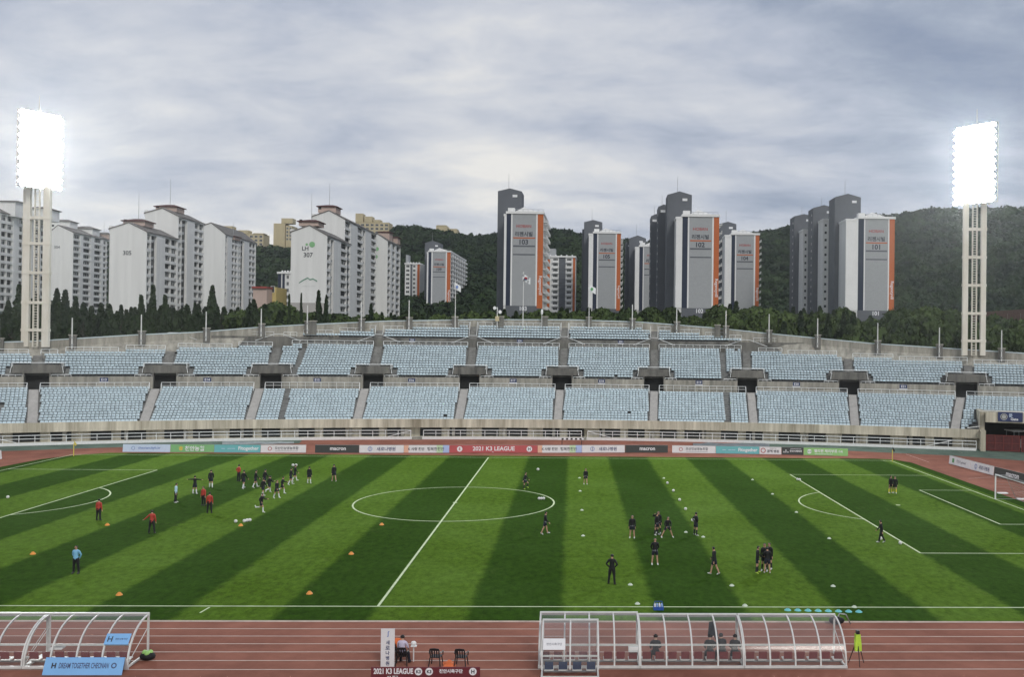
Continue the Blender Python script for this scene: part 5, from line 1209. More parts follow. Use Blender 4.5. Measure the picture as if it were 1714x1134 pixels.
def skeleton(pose):
    p = dict(BASE); p.update(POSES[pose]); V, R, E, BN = [], [], [], []
    def add(v, r, par=None, lab=None):
        V.append(np.array(v, float)); R.append(r if hasattr(r, '__len__') else (r, r)); i = len(V)-1
        if par is not None: E.append((par, i)); BN.append((par, i, lab))
        return i
    ln = radians(p['lean']); T = lambda v: np.array((v[0], v[1]*cos(ln)+(v[2]-.95)*sin(ln), .95+(v[2]-.95)*cos(ln)-v[1]*sin(ln)))
    pel = add((0, 0, .95), (.150, .115)); wst = add(T((0, .005, 1.10)), (.135, .10), pel, 'torso'); che = add(T((0, .01, 1.28)), (.160, .115), wst, 'torso'); uch = add(T((0, 0, 1.42)), (.125, .09), che, 'torso')
    nck = add(T((0, .0, 1.52)), .058, uch, 'neck'); jaw = add(T((0, .028, 1.60)), (.066, .074), nck, 'head'); hd = add(T((0, .012, 1.69)), (.078, .098), jaw, 'head'); add(T((0, .0, 1.755)), (.055, .07), hd, 'head')
    add(T((0, .118, 1.655)), .016, hd, 'nose')
    for s in (-1, 1): add(T((s*.088, .0, 1.665)), (.014, .022), hd, 'ear')
    for s, lg in zip((-1, 1), p['leg']):
        hp = add((s*.095, 0, .90), (.098, .105), pel, 'hip'); th = np.array(dirv(lg[0], lg[1], s)); kp = V[hp]+th*.42
        mid = add(V[hp]+th*.2, (.083, .088), hp, 'thigh'); kn = add(kp, .058, mid, 'thigh2')
        sh = dirv(lg[0]-lg[2], lg[1]*.8, s); cf = add(kp+sh*.15+np.array((0, -.012, 0)), .056, kn, 'shin'); an = add(kp+sh*.41, .038, cf, 'shin')
        f = np.cross(sh, np.array((1, 0, 0))); f = f/np.linalg.norm(f); f = f if f[1] > -.2 else -f
        ft = V[an]+sh*.045; hl = add(ft-f*.05, (.034, .03), an, 'foot'); bl = add(ft+f*.12, (.042, .028), an, 'foot'); add(ft+f*.19, (.034, .022), bl, 'foot')
    for s, ar in zip((-1, 1), p['arm']):
        sp_ = add(T((s*.175, 0, 1.41)), .066, uch, 'shoulder'); up = dirv(ar[0], ar[1], s); el = add(V[sp_]+up*.285, .043, sp_, 'uarm'); fo = dirv(ar[2], ar[3], s); wr = add(V[el]+fo*.24, .029, el, 'farm')
        side = np.cross(fo, np.array((0, 1., 0))) if abs(fo[1]) < .8 else np.cross(fo, np.array((0, 0, 1.))); side /= np.linalg.norm(side); flat = np.cross(side, fo)
        pm = add(V[wr]+fo*.075, (.034, .022), wr, 'hand')
        for q, l in zip((-1.5, -.5, .5, 1.5), (.062, .074, .078, .060)):
            k1 = add(V[pm]+fo*.035+flat*q*.019, .0092, pm, 'hand'); k2 = add(V[k1]+fo*l*.55+side*.012*s, .0086, k1, 'hand'); add(V[k2]+fo*l*.35+side*.022*s, .0075, k2, 'hand')
        t1 = add(V[wr]+fo*.045+flat*.040, .0115, pm, 'hand'); add(V[t1]+fo*.04+flat*.018, .0095, t1, 'hand')
    return V, R, E, BN
_body = {}
def body(pose):
    if pose in _body: return _body[pose]
    V, R, E, BN = skeleton(pose); me = bpy.data.meshes.new('sk'); me.from_pydata([tuple(v) for v in V], E, []); o = bpy.data.objects.new('sk', me); COL.objects.link(o)
    mo = o.modifiers.new('skin', 'SKIN'); mo.use_smooth_shade = True
    sk = me.skin_vertices[0].data
    for i, r in enumerate(R): sk[i].radius = r; sk[i].use_root = (i == 0)
    su = o.modifiers.new('sub', 'SUBSURF'); su.levels = 1; su.render_levels = 1
    dg = bpy.context.evaluated_depsgraph_get(); ev = bpy.data.meshes.new_from_object(o.evaluated_get(dg)); bpy.data.objects.remove(o)
    n = len(ev.vertices); P = np.zeros(n*3); ev.vertices.foreach_get('co', P); P = P.reshape(-1, 3); Nn = np.zeros(n*3); ev.vertices.foreach_get('normal', Nn); Nn = Nn.reshape(-1, 3)
    F = [tuple(p.vertices) for p in ev.polygons]; C = np.array([P[list(f)].mean(0) for f in F]); best = np.full(len(C), 1e9); lab = np.empty(len(C), object); tt = np.zeros(len(C))
    for a, c, l in BN:
        A, B_ = V[a], V[c]; d = B_-A; t = np.clip(((C-A) @ d)/(d @ d), 0, 1); q = np.linalg.norm(C-A-t[:, None]*d, axis=1)/(.5*(np.mean(R[a])+np.mean(R[c]))+.02); k = q < best; best[k] = q[k]; lab[k] = l; tt[k] = t[k]
    zmin = P[:, 2].min(); hd = [V[c] for a, c, l in BN if l == 'head'][1]
    _body[pose] = (P-np.array((0, 0, zmin)), Nn, F, C, lab, tt, hd, zmin, {}); return _body[pose]
def shell(pose, name, keep, off, ma):
    P, Nn, F, C, lab, tt, hd, zm, cache = body(pose); k = (name, ma.name, off)
    if k in cache: return cache[k]
    fs = [f for i, f in enumerate(F) if keep(lab[i], tt[i], C[i], hd)]; us_ = sorted({i for f in fs for i in f}); mp_ = {v: i for i, v in enumerate(us_)}
    me = bpy.data.meshes.new(name); me.from_pydata([tuple(P[i]+Nn[i]*off) for i in us_], [], [tuple(mp_[i] for i in f) for f in fs]); me.materials.append(ma); me.polygons.foreach_set('use_smooth', [True]*len(fs)); cache[k] = me; return me
OUT = dict(  # top, stripe?, legs kind, legs material, socks, shoes
    black=(C_blk, 'shorts', C_shorts, C_wsock, C_shoe), blackb=(C_blk, 'shorts', C_shorts, None, C_shoe), blackk=(C_blk, 'shorts', C_shorts, C_bsock, C_shoe), blacklime=(C_blk, 'shorts', C_shorts, C_bsock, C_lime), coach=(C_blk, 'trousers', C_blk, None, C_dshoe), coachw=(C_blk, 'trousers', C_blk, None, C_shoe), red=(C_redj, 'trousers', C_blk, None, C_dshoe), lb=(C_lb, 'trousers', C_blk, None, C_shoe), sky=(C_sky, 'trousers', C_blk, None, C_dshoe), keeper=(C_blk, 'shorts', C_blk, C_yel, C_shoe), lilac=(C_lil, 'trousers', C_shorts, None, C_dshoe))
TN = {'black': 'jersey', 'blackb': 'jersey', 'blackk': 'jersey', 'blacklime': 'jersey', 'keeper': 'jersey', 'lilac': 'shirt'}
def person(x, y, face, pose, outfit, label, group=None, h=1.0, pos=None):
    P, Nn, F, C, lab, tt, hd, zm, cache = body(pose)
    if 'me' not in cache:
        me = bpy.data.meshes.new('person'); me.from_pydata(P.tolist(), [], F); me.materials.append(SKIN); me.polygons.foreach_set('use_smooth', [True]*len(F)); cache['me'] = me
    G = ground(x, y, .013) if pos is None else np.array(pos); o = link('person', cache['me'], None, G, -radians(face)-YAW, h); tag(o, label, 'person', group)
    top, lk, lm, sock, shoe = OUT[outfit]
    sleeve = ('torso', 'shoulder', 'uarm', 'farm')
    ch = lambda n, me: link(n, me, o)
    ch(TN.get(outfit, 'jacket'), shell(pose, 'top', lambda l, t, c, hd: l in (sleeve if outfit != 'lilac' else sleeve[:3]) or (l == 'hip' and c[2] > .9) or (l == 'neck' and t < .25), .014, top))
    if lk == 'shorts': ch('shorts', shell(pose, 'shorts', lambda l, t, c, hd: l in ('hip', 'thigh') or (l == 'thigh2' and t < .35), .022, lm))
    else: ch('trousers', shell(pose, 'trousers', lambda l, t, c, hd: l in ('hip', 'thigh', 'thigh2', 'shin'), .018, lm))
    if sock: ch('socks', shell(pose, 'socks', lambda l, t, c, hd: l == 'shin', .008, sock))
    ch('shoes', shell(pose, 'shoes', lambda l, t, c, hd: l == 'foot', .010, shoe))
    ch('hair', shell(pose, 'hair', lambda l, t, c, hd: l in ('head', 'ear') and (c[2] > hd[2]-.012 or (c[1] < hd[1]+.035 and c[2] > hd[2]-.09)), .014, HAIR))
    if outfit in ('blackb', 'blackk', 'blacklime') and not pose.startswith('sit'): ch('hem_band', shell(pose, 'hem_band', lambda l, t, c, hd: l in ('hip', 'torso') and .94 < c[2] < .98, .026, C_strip))
    if 'face' not in cache:
        b = MB(); q = hd-np.array((0, 0, zm))
        for s in (-1, 1): b.sph((q[0]+s*.033, q[1]+.082, q[2]-.015), .011, 6, 4)
        b.box(q[0]-.025, q[0]+.025, q[1]+.088, q[1]+.098, q[2]-.082, q[2]-.072); me = bpy.data.meshes.new('face'); me.from_pydata(b.v, [], b.f); me.materials.append(HAIR); cache['face'] = me
    ch('eyes_and_mouth', cache['face']); return o
GL, GR = 'players warming up on the left half', 'players warming up on the right half'
person(294, 842, 75, 'stand', 'lb', 'person in a pale blue top and black trousers, leftmost by the warm-up group', GL)
person(326, 827.5, 10, 'tpose', 'black', 'person in black stretching both arms out sideways', GL)
person(353, 817.5, -20, 'walk', 'black', 'person in black between the arms-out player and the red jackets behind', GL, 1.02)
person(340.5, 847, 200, 'stand', 'red', 'person in a red jacket, farther of the two standing side by side', GL, .98)
person(350.5, 860, -15, 'stand', 'red', 'person in a red jacket, nearer of the two standing side by side', GL, 1.02)
person(399.5, 806.5, 30, 'hips', 'red', 'person in a red jacket half hidden behind a player in black', GL)
person(407.5, 819, 20, 'walk', 'black', 'person in black in front of the half hidden red jacket', GL, 1.05)
person(427.5, 817, 60, 'walk', 'black', 'person in black walking, leftmost of the tight warm-up cluster', GL)
person(443, 815.5, 40, 'walk', 'black', 'person in black at the back left of the tight warm-up cluster', GL)
person(450.5, 825.5, 30, 'jog', 'black', 'person in black in the middle of the tight warm-up cluster', GL, .98)
person(440, 832.5, 30, 'walk', 'black', 'person in black at the front left of the tight warm-up cluster', GL)
person(463, 835, 120, 'walk', 'black', 'person in black at the front right of the tight warm-up cluster', GL, .98)
person(472, 826.5, 80, 'jog2', 'black', 'person in black at the right of the tight warm-up cluster', GL, .98)
person(486.5, 812.5, 60, 'walk', 'black', 'person in black, nearer of the pair right of the cluster', GL)
person(493.5, 806.5, 70, 'walk', 'black', 'person in black, farther of the pair right of the cluster', GL)
person(517.5, 810, 5, 'stand', 'black', 'person in black standing alone between the pair and the last player', GL)
person(559, 807, -30, 'walk', 'blackb', 'person in black with bare legs, rightmost of the left half players', GL, 1.03)
person(437, 858, 95, 'jog2', 'black', 'person in black jogging alone below the warm-up cluster', GL)
person(165, 872, 5, 'stand', 'red', 'person in a dark red jacket by the left penalty arc', GL)
person(254, 893.5, -10, 'reach', 'red', 'person in a red jacket holding one arm out, nearest of the red ones', GL)
person(127, 961, 180, 'back', 'sky', 'person in a sky blue jacket alone at the left front', GL)
person(878.5, 819.5, 100, 'kick', 'blacklime', 'person in black with lime shoes lifting a knee at the centre circle', GR, .98)
person(980, 812, 170, 'walk', 'blackb', 'person in black walking beyond the centre circle', GR, .97)
person(912, 895, 90, 'walk', 'blackb', 'person in black walking just below the centre circle', GR, 1.)
person(1058, 901.5, 185, 'stand', 'blackb', 'person in black standing left of the trio', GR)
person(1099, 896.5, 130, 'stand', 'blackk', 'person in black, front of the overlapping pair in the trio', GR, .98)
person(1102, 894, 200, 'head', 'blackk', 'person in black with a hand at the head in the trio', GR, 1.0)
person(1117, 900.5, 165, 'spread', 'blackb', 'person in black with legs spread wide right of the pair', GR, .97)
person(1164.5, 897, 60, 'hips', 'blackk', 'person in black with a hand on the hip and white stripe', GR, 1.03)
person(1096, 946, 175, 'back', 'blackb', 'person in black with hands behind the back below the trio', GR, 1.02)
person(1024, 979, 15, 'hips', 'coach', 'person in a black tracksuit seen from behind with hands on hips', GR, 1.06)
person(1195.5, 963, -60, 'walk', 'blackb', 'person in black walking left of the huddle', GR, 1.02)
person(1267.5, 960, 100, 'talk', 'blacklime', 'person in black with lime shoes, left of the huddle', GR, 1.0)
person(1279.5, 957, 200, 'stand', 'blackk', 'person in black at the back of the huddle', GR, 1.05)
person(1287.5, 953.5, 215, 'stand', 'blackk', 'person in black at the right of the huddle', GR, 1.0)
person(1284, 960.5, 0, 'talk', 'blackb', 'person in black at the front of the huddle', GR, .97)
person(1475, 909.5, -80, 'walk', 'coachw', 'person in black tracksuit walking with a ball at the penalty box line', GR, .98)
person(1490.5, 826, 150, 'stand', 'keeper', 'goalkeeper in black with yellow socks, left of the two', GR)
person(1498, 827, 200, 'walk', 'keeper', 'goalkeeper in black with yellow socks, right of the two', GR)

# ------------------------------------------------------------------ balls and cones
M_ball = mat('ball', (.68, .68, .66), .45, .25, 9); M_or = mat('orange plastic', (.70, .27, .05), .5, .05); M_disc = mat('pale disc', (.55, .62, .50), .6, 0); M_tq = mat('turquoise disc', (.16, .52, .56), .5, 0)
b = MB(); b.sph((0, 0, .11), .11, 12, 8); ball_me = bpy.data.meshes.new('football'); ball_me.from_pydata(b.v, [], b.f); ball_me.materials.append(M_ball); ball_me.polygons.foreach_set('use_smooth', [True]*len(b.f))
def disc_cone(ma, r, h):
    b = MB(); n = 12; b.add([(r*cos(2*pi*k/n), r*sin(2*pi*k/n), 0) for k in range(n)]+[(r*.9*cos(2*pi*k/n), r*.9*sin(2*pi*k/n), h*.25) for k in range(n)]+[(r*.35*cos(2*pi*k/n), r*.35*sin(2*pi*k/n), h) for k in range(n)]+[(r*.28*cos(2*pi*k/n), r*.28*sin(2*pi*k/n), h*.8) for k in range(n)], [(i*n+k, i*n+(k+1) % n, (i+1)*n+(k+1) % n, (i+1)*n+k) for i in range(3) for k in range(n)])
    me = bpy.data.meshes.new('marker_cone'); me.from_pydata(b.v, [], b.f); me.materials.append(ma); return me
D_or, D_pl, D_tq = disc_cone(M_or, .19, .16), disc_cone(M_disc, .16, .10), disc_cone(M_tq, .2, .10)
for x, y, lab in ((13, 835, 'white football alone near the left penalty line'), (394.5, 876, 'white football left of the row of three balls'), (409, 875.5, 'white football, left of the row of three'), (413.5, 874.5, 'white football, middle of the row of three'), (418, 874, 'white football, right of the row of three'), (490.5, 781.5, 'white football, left of the far two balls'), (495.5, 781.5, 'white football, right of the far two balls'),
    (900.5, 788.5, 'white football beside the lime shoed player'), (902.5, 837.5, 'white football, left of three inside the centre circle'), (906, 837.5, 'white football, middle of three inside the centre circle'), (910, 837.3, 'white football, right of three inside the centre circle'),
    (1117, 811, 'white football, farthest of the diagonal line'), (1127, 824, 'white football, second of the diagonal line'), (1137.5, 839.5, 'white football, third of the diagonal line'), (1147.5, 855, 'white football, nearest of the diagonal line'), (1159.5, 874, 'white football beside the player with hand on hip'), (1335, 805, 'white football, left of two at the penalty box corner'), (1338.5, 805.5, 'white football, right of two at the penalty box corner'), (1507, 912.5, 'white football on the near part of the penalty box line'), (1474, 905, 'white football between the feet of the walking coach')):
    tag(link('football', ball_me, None, ground(x, y, .013), sc=1.45 if y < 800 else 1.25), lab, 'ball', 'footballs on the pitch')
for x, y, lab in ((403, 881, 'orange cone just below the row of three balls'), (179.5, 880, 'orange cone below the dark red jacket'), (55, 928.5, 'orange cone nearest the left frame edge'), (588, 928.5, 'orange cone below the centre circle'), (518, 995, 'orange cone left of the halfway line at the front'), (199.5, 997, 'orange cone at the left front above the shelter'), (639, 879.5, 'orange cone at the lower edge of the centre circle')):
    tag(link('marker_cone', D_or, None, ground(x, y, .013)), lab, 'cone', 'orange marker cones')
for x, y, lab in ((970, 801, 'pale disc left of the walking far player'), (971, 823, 'pale disc below the walking far player'), (974, 855, 'pale disc right of the centre circle'), (976, 898, 'pale disc right of the player below the circle'), (1055, 980, 'pale disc right of the tracksuit coach'), (1177, 900, 'pale disc right of the hand on hip player'), (1111, 801.5, 'pale disc beyond the diagonal line of balls'), (1259.5, 804, 'pale disc left of the penalty box corner'), (1293, 828, 'pale disc left of the penalty arc'), (1333, 858.5, 'pale disc below the penalty arc'), (1388, 902.5, 'pale disc left of the walking coach'), (1225, 981.5, 'pale disc below the player left of the huddle'), (1394.5, 982.5, 'pale disc alone at the right front'), (1247, 1015, 'pale disc on the near touchline, middle one'), (1430, 1017.5, 'pale disc on the near touchline above the turquoise discs'), (1067, 1012, 'pale disc on the near touchline by the bottle carrier'), (1148, 892, 'pale disc between the spread player and the hip player')):
    tag(link('marker_disc', D_pl, None, ground(x, y, .018)), lab, 'disc', 'pale marker discs')
for k in range(8):
    tag(link('marker_disc', D_tq, None, ground(1318.5+17*k, 1022.5+.4*k, .013)), 'turquoise disc, %s in the row behind the right shelter' % ['first from the left', 'second from the left', 'third from the left', 'fourth from the left', 'fourth from the right', 'third from the right', 'second from the right', 'last on the right'][k], 'disc', 'turquoise marker discs')

# ------------------------------------------------------------------ team shelters on the near track
M_pane = bpy.data.materials.new('polycarbonate'); M_pane.use_nodes = True; q = M_pane.node_tree; q.nodes.clear()
o_ = q.nodes.new('ShaderNodeOutputMaterial'); tr = q.nodes.new('ShaderNodeBsdfTransparent'); tr.inputs[0].default_value = (.93, .94, .94, 1); df = q.nodes.new('ShaderNodeBsdfDiffuse'); df.inputs[0].default_value = (.72, .74, .76, 1); gl = q.nodes.new('ShaderNodeBsdfGlossy'); gl.inputs['Roughness'].default_value = .12
m1 = q.nodes.new('ShaderNodeMixShader'); m1.inputs[0].default_value = .05; m2 = q.nodes.new('ShaderNodeMixShader'); fr = q.nodes.new('ShaderNodeFresnel'); fr.inputs[0].default_value = 1.35
for a_, b_ in ((tr.outputs[0], m1.inputs[1]), (df.outputs[0], m1.inputs[2]), (fr.outputs[0], m2.inputs[0]), (m1.outputs[0], m2.inputs[1]), (gl.outputs[0], m2.inputs[2]), (m2.outputs[0], o_.inputs[0])): q.links.new(a_, b_)
M_frame = mat('shelter frame', (.60, .60, .58), .45, .08, 2.)
def prof(n, yf, yb_, zt, zb, ex=1.0): return [(yb_+(yf-yb_)*(1-cos(pi/2*k/n))**ex, zb+(zt-zb)*sin(pi/2*k/n)) for k in range(n+1)]
def shelter(x0, x1, bays, label, yf=-41.95, yb_=-44.0, zt=1.90, zb=.14, seat=M_maroon, seats=8, cat='team shelter', name='team_shelter', group='team shelters'):
    t = thing(name, ((x0+x1)/2, yb_, 0), label, cat, group); pr = prof(9, yf, yb_, zt, zb); w = (x1-x0)/bays
    for k in range(bays+1):
        x = x0+w*k; b = MB(); 
        for i in range(len(pr)-1):
            (ya, za), (yb2, zb2) = pr[i], pr[i+1]; d_ = np.array((0, yb2-ya, zb2-za)); n_ = np.array((0, -d_[2], d_[1])); n_ /= np.linalg.norm(n_)
            b.par(np.array((x-.035, ya, za))-n_*.0, (.07, 0, 0), d_, -n_*.07)
        b.build('rib', M_frame, t)
    for k in range(bays):
        b = MB(); xa, xb = x0+w*k+.04, x0+w*(k+1)-.04; vs = [(x, y, z) for y, z in pr for x in (xa, xb)]; b.add(vs, [(2*i, 2*i+1, 2*i+3, 2*i+2) for i in range(len(pr)-1)]); b.build('pane', M_pane, t, smooth=True)
    b = MB(); b.box(x0-.04, x1+.04, yf-.05, yf+.06, zt-.10, zt+.05); b.build('top_beam', M_frame, t)
    zr = 1.0; yr = float(np.interp(zr, [z for y, z in pr], [y for y, z in pr])); b = MB(); b.box(x0, x1, yr+.03, yr+.08, zr-.035, zr+.035); b.build('rail', M_frame, t)
    b = MB(); b.box(x0-.04, x1+.04, yb_-.06, yb_+.03, .05, .16); b.box(x0-.04, x0+.04, yb_+.031, yf+.05, .05, .13); b.box(x1-.04, x1+.04, yb_+.031, yf+.05, .05, .13)
    b.build('base_beam', M_frame, t)
    for x in (x0, x1):
        b = MB(); b.box(x-.04, x+.04, yf-.04, yf+.04, .13, zt-.101); b.build('post', M_frame, t)
        b = MB(); b.tube([(x, yb_+.12, .25), (x, yf, 1.3)], .018, 4); b.build('brace', M_frame, t)
    b = MB(); b.box(x0+.08, x1-.08, yb_+.45, yb_+.55, .17, .24); b.build('bench_beam', M_metal, t)
    sp_ = (x1-x0)/seats
    for k in range(seats):
        x = x0+sp_*(k+.5); b = MB(); y = yb_+.30; b.par((x-.19, y, .36), (.38, 0, 0), (0, .05, .0), (0, -.05, .34)); bk = b.build('seat_back', seat, t)
        b = MB(); b.par((x-.21, y+.03, .27), (.42, 0, 0), (0, .40, .02), (0, 0, .05)); b.box(x-.05, x+.05, yb_+.46, yb_+.54, .241, .268); b.build('seat', M_frame, t)
    for x in (x0+.5, (x0+x1)/2, x1-.5): b = MB(); b.tube([(x-.03, yb_+.1, .055), (x+.03, yb_+.1, .055)], .055, 8); b.build('wheel', M_black, t)
    return t
shelter(-18.55, -13.72, 4, 'curved transparent team shelter cut off by the left frame edge')
sA = shelter(-13.62, -9.08, 4, 'curved transparent team shelter with a sky blue panel, left of the banner')
sB = shelter(9.35, 13.95, 4, 'curved transparent team shelter with maroon seats behind the small blue seat shelter', zt=1.98)
shelter(14.0, 18.75, 4, 'curved transparent team shelter with four people, middle of the right row')
shelter(18.8, 23.5, 4, 'empty curved transparent team shelter at the right end of the row')
sS = shelter(9.52, 12.02, 2, 'small transparent shelter with four navy seats in front of the right row', yf=-43.55, yb_=-45.35, zt=2.1, zb=.45, seat=mat('navy seat', (.02, .045, .11), .5, .1), seats=4)
def panel_on(t, x0, x1, z0, z1, yf, yb_, zt, zb, ma, items):
    pr = prof(30, yf, yb_, zt, zb); Y = lambda z: float(np.interp(z, [q[1] for q in pr], [q[0] for q in pr]))
    up = np.array((0, Y(z1)-Y(z0), z1-z0)); h = np.linalg.norm(up); up /= h; nrm = np.cross((1, 0, 0), up); O = np.array((x0, Y(z0), z0))+nrm*.10
    b = MB(); b.par(O, (x1-x0, 0, 0), -nrm*.02, up*h); p_ = b.build('sign_panel', ma, t)
    for s, fx, fy, fw, fh, m_ in items: letter(s, p_, O+np.array((x1-x0, 0, 0))*fx+up*h*fy+nrm*.005, (1, 0, 0), up, (x1-x0)*fw, h*fh, m_, .02)
panel_on(sA, -10.22, -9.14, .99, 1.38, -41.95, -44.0, 1.9, .14, B_blue, [('H', .2, .5, .2, .6, M_ink), ('천안시축구단', .66, .5, .5, .3, I_navy)])
panel_on(sS, 9.56, 10.55, 1.22, 1.62, -43.55, -45.35, 2.1, .45, B_white, [('천안시축구단', .5, .5, .7, .3, I_grey)])
# people in the shelters
GB = 'people on the team bench'
person(0, 0, 0, 'sit', 'coach', 'person in black sitting alone at the left end of the middle shelter', GB, pos=(14.72, -43.48, .02))
person(0, 0, 5, 'sit', 'coach', 'person in black on the bench, left of the seated group', GB, pos=(17.25, -43.45, .02))
person(0, 0, -10, 'sitb', 'coach', 'person in black leaning forward in the seated group', GB, pos=(17.85, -43.4, .02))
person(0, 0, 12, 'sit', 'coach', 'person in black on the bench, right of the seated group', GB, pos=(18.42, -43.45, .02))
b = MB(); P = np.array((17.5, -42.6, 0)); b.prism([P+(-.16, 0, 1.72), P+(.1, 0, 1.76), P+(.22, 0, 1.35), P+(.3, 0, .95), P+(.16, 0, .9), P+(.05, 0, 1.1), P+(-.12, 0, .92), P+(-.22, 0, 1.05)], (0, .09, 0)); tag(b.build('hanging_jacket', C_blk), 'dark jacket hanging from the roof of the middle shelter', 'jacket')
b = MB(); b.box(13.45, 13.88, -43.85, -43.5, .72, .95); tag(b.build('cool_box', M_white), 'white box hung on the seats at a shelter end', 'box')
b = MB(); b.prism([(-12.75, -43.6, .74), (-12.2, -43.55, .74), (-12.1, -43.5, .86), (-12.35, -43.5, .93), (-12.7, -43.55, .84)], (0, .25, 0)); tag(b.build('towel', M_white), 'white towel lying over the seats of the left shelter', 'towel')
b = MB(); P = ground(1408, 1047); b.sph(P+(-.25, 0, .24), .34, 9, 6, 0, (1.3, .7, .62)); b.tube([P+(-.3, 0, .1), P+(-.1, 0, .6), P+(.25, .0, .55), P+(.5, 0, .05)], .035, 5, 1)
t = tag(b.build('equipment_bag', [C_blk, M_metal], smooth=True), 'black equipment bag with a pale frame at the right shelter end', 'bag')
# ball bag
P = ground(247, 1106); t = thing('ball_bag', P, 'black net bag of pale green balls beside the left shelter', 'bag'); b = MB(); b.sph(P+(0, 0, .19), .32, 10, 6, 0, (1.15, .8, .62)); b.build('sack', C_blk, t, smooth=True)
for dx, dy in ((-.13, 0), (.1, .04), (.02, -.1)): b = MB(); b.sph(P+(dx, dy, .34), .13, 10, 7); b.build('ball', mat('green ball', (.30, .55, .16), .5, .1), t, smooth=True)
# sky blue A board
t = thing('a_board', (-10.6, -44.5, 0), 'sky blue A board with dark slogan before the left shelter', 'board'); x0, x1 = -12.38, -8.95; up = np.array((0, .30, .66)); h = np.linalg.norm(up); up /= h; nrm = np.cross((1, 0, 0), up); O = np.array((x0, -44.78, .02))
b = MB(); b.par(O, (x1-x0, 0, 0), -nrm*.03, up*h); b.par(O+up*h-nrm*.031, (x1-x0, 0, 0), -nrm*.02, (0, .0, .03)); b.build('front_panel', B_blue, t); b = MB(); b.par(np.array((x0, -44.12, .02)), (x1-x0, 0, 0), (0, .03, 0), np.array((0, -.30, .655))); b.build('back_panel', B_white, t)
letter('H', t, O+np.array((.42, 0, 0))+up*.40+nrm*.006, (1, 0, 0), up, .2, .3, M_ink, .05); letter('DREAM TOGETHER CHEONAN', t, O+np.array((1.72, 0, 0))+up*.40+nrm*.006, (1, 0, 0), up, 2.15, .24, I_navy, .02, sx=True); disc(t, O+np.array((3.02, 0, 0))+up*.40+nrm*.006, np.array((1, 0, 0)), up, .12, I_navy, 'emblem', .07)
# vertical banner, chairs, seated official, maroon board
t = thing('banner', (2.46, -43.73, 0), 'tall white vertical banner with dark Korean letters beside the chairs', 'banner'); b = MB(); b.box(2.15, 2.77, -43.76, -43.72, .03, 1.76); b.build('panel', B_white, t); b = MB(); b.box(2.2, 2.26, -43.715, -43.2, 0, .05); b.box(2.66, 2.72, -43.715, -43.2, 0, .05); b.build('foot', M_metal, t)
for k, c in enumerate('새로나병원'): letter(c, t, (2.46, -43.764, 1.13-.235*k), (1, 0, 0), (0, 0, 1), .2, .19, I_navy, .03)
letter('ʃ', t, (2.48, -43.764, 1.52), (1, 0, 0), (0, 0, 1), .15, .26, I_blue, .04)
def chair_mesh():
    b = MB()
    def leg(x, y): b.tube([(x*1.12, y*1.12, 0), (x, y, .43)], .028, 5)
    return b
def chair(P, rz, lab):
    t = thing('plastic_chair', P, lab, 'chair', 'black plastic chairs on the track'); t.rotation_euler = (0, 0, rz)
    def part(n, f): b = MB(); f(b); me = bpy.data.meshes.new(n); me.from_pydata(b.v, [], b.f); me.materials.append(M_chair); link(n, me, t)
    part('seat', lambda b: b.prism([(-.23, -.2, .42), (.23, -.2, .42), (.25, .24, .42), (-.25, .24, .42)], (0, 0, .03)))
    def back(b):
        for x in (-.2, -.1, .0, .1, .2): b.par((x-.028, -.2, .45), (.056, 0, 0), (0, .02, 0), (x*.06, -.1, .34))
        b.prism([(-.25, -.305, .78), (.25, -.305, .78), (.2, -.325, .88), (0, -.33, .90), (-.2, -.325, .88)], (0, .03, 0))
    part('backrest', back)
    for sx in (-1, 1):
        part('armrest', lambda b: (b.tube([(sx*.25, -.27, .66), (sx*.29, -.05, .66), (sx*.28, .2, .64), (sx*.26, .24, .44)], .026, 5)))
        for sy in (-1, 1): part('leg', lambda b: b.tube([(sx*.27, sy*.25, 0), (sx*.22, sy*.19, .43)], .028, 5))
M_chair = mat('black plastic', (.018, .018, .02), .35, .15)
chair((3.05, -43.42, .004), .05, 'black plastic chair with the seated official'); chair((4.62, -43.55, .004), -.12, 'black plastic chair, left of the two empty ones'); chair((5.78, -43.6, .004), -.12, 'black plastic chair, right of the two empty ones'); chair((2.45, -42.75, .004), .0, 'black plastic chair half hidden behind the white banner')
person(0, 0, 8, 'sit', 'lilac', 'person in a lilac shirt sitting on a black chair by the white banner', None, pos=(3.06, -43.48, .01), h=.98)
M_ov = mat('orange vest', (.62, .14, .04), .8, .15, 4)
b = MB(); b.sph((2.72, -42.85, .80), .27, 9, 6, 0, (1.1, .6, .95)); b.sph((2.2, -42.85, .55), .2, 8, 6, 0, (1, .6, 1.2)); tag(b.build('orange_vest', M_ov, smooth=True), 'orange vest draped over the chair behind the white banner', 'vest')
b = MB(); vs = []
for i in range(9):
    for j in range(7): vs.append((4.95+.55*i/8+.05*sin(j), -43.95+.75*j/6, .03+.18*math.exp(-((i-4)/2.4)**2-((j-4)/2.2)**2)+.05*rnd.random()))
b.add(vs, [(i*7+j, (i+1)*7+j, (i+1)*7+j+1, i*7+j+1) for i in range(8) for j in range(6)]); tag(b.build('orange_vest', M_ov, smooth=True), 'orange vest lying on the track between the two empty chairs', 'vest')
b = MB(); b.tube([(3.5, -42.95, 0), (3.5, -42.95, .7)], .03, 6); b.box(3.38, 3.64, -43.07, -42.83, .701, .73); b.sph((3.5, -42.95, .84), .11, 8, 6, 0, (1.2, .8, 1)); tag(b.build('side_table', M_white), 'small white stand with a white bag right of the seated official', 'stand')
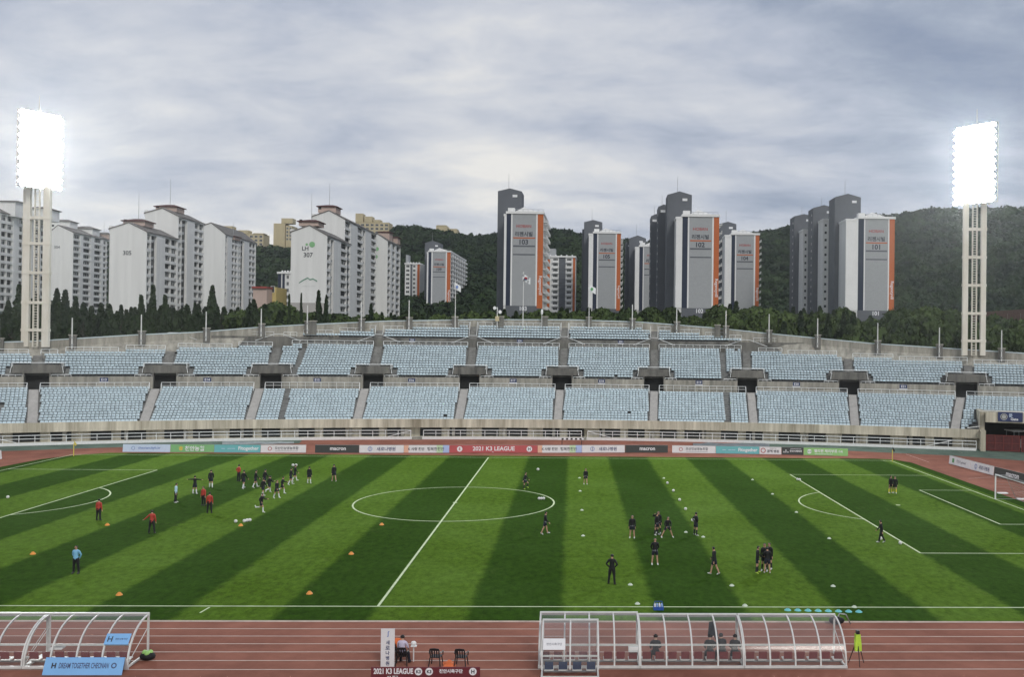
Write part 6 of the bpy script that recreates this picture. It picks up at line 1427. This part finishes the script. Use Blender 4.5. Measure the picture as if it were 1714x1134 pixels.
t = thing('league_board', (4.5, -45.8, 0), 'maroon board reading 2021 K3 LEAGUE at the bottom edge', 'board'); b = MB(); b.box(2.16, 6.86, -45.83, -45.77, .02, .725); b.build('panel', B_maroon, t); b = MB(); [b.box(x, x+.05, -45.765, -45.3, .0, .05) for x in (2.4, 4.5, 6.5)]; b.build('foot', M_metal, t)
F_ = lambda x, z: (x, -45.836, z)
X_, Zu = (1, 0, 0), (0, 0, 1)
letter('2021 K3 LEAGUE', t, F_(3.12, .56), X_, Zu, 1.7, .25, M_sw, .035, sx=True); letter('K3 리그', t, F_(3.1, .30), X_, Zu, .5, .14, M_sw, .03)
for x, s in ((4.2, 'K3'), (4.66, 'K3'), (6.55, 'H')): disc(t, F_(x, .54), X_, Zu, .165, M_sw); letter(s, t, (x, -45.842, .54), X_, Zu, .2, .17, M_ink, .04)
letter('천안시축구단', t, F_(5.6, .56), X_, Zu, 1.02, .24, M_sw, .035)
# tripod, bottles
P = ground(1435, 1113); t = thing('tripod', P, 'black tripod with a lime vest hung on it beside the right shelter', 'tripod')
for k in range(3): a_ = 2*pi*k/3+.5; b = MB(); b.tube([P+(.42*cos(a_), .42*sin(a_), 0), P+(.03*cos(a_), .03*sin(a_), 1.15)], [.018, .026], 5); b.build('leg', M_black, t)
b = MB(); b.tube([P+(0, 0, 1.1), P+(0, 0, 1.42)], .03, 6); b.box(P[0]-.07, P[0]+.07, P[1]-.1, P[1]+.1, P[2]+1.42, P[2]+1.58); b.build('camera_head', M_black, t)
P2 = P; b = MB(); b.prism([P+(-.12, -.12, 1.42), P+(.10, -.12, 1.42), P+(.15, -.14, .95), P+(.16, -.14, .66), P+(-.13, -.14, .64), P+(-.14, -.14, .95)], (0, .22, 0)); tag(b.build('training_vest', mat('lime cloth', (.45, .68, .06), .7, .15, 6)), 'lime training vest hanging on the black tripod', 'vest')
P = ground(1102, 1022); t = thing('bottle_carrier', P, 'blue carrier of drink bottles on the near touchline', 'bottle carrier'); b = MB(); b.box(P[0]-.28, P[0]+.28, P[1]-.16, P[1]+.16, .02, .2); b.tube([P+(-.27, 0, .2), P+(-.2, 0, .48), P+(.2, 0, .48), P+(.27, 0, .2)], .02, 5); b.build('crate', mat('carrier blue', (.03, .09, .36), .5, .1), t)
for k in range(8): b = MB(); q_ = P+(-.2+.13*(k % 4), -.08+.16*(k//4), 0); b.tube([q_+(0, 0, .201), q_+(0, 0, .32), q_+(0, 0, .37)], [.05, .05, .02], 7); b.build('bottle', mat('bottle blue', (.30, .45, .75), .3, .1) if k % 2 else M_sw, t)

# ------------------------------------------------------------------ thin haze box, added for the glow round the lamps
M_haze = bpy.data.materials.new('haze'); M_haze.use_nodes = True; q = M_haze.node_tree; q.nodes.clear()
o_ = q.nodes.new('ShaderNodeOutputMaterial'); pv = q.nodes.new('ShaderNodeVolumePrincipled'); pv.inputs['Color'].default_value = (.90, .93, .95, 1); pv.inputs['Density'].default_value = HAZE; pv.inputs['Anisotropy'].default_value = .80
q.links.new(pv.outputs[0], o_.inputs['Volume'])
b = MB(); b.ub(-1000, 1000, -70, 1100, -1.5, 215); o = b.build('haze', M_haze); tag(o, kind='stuff')
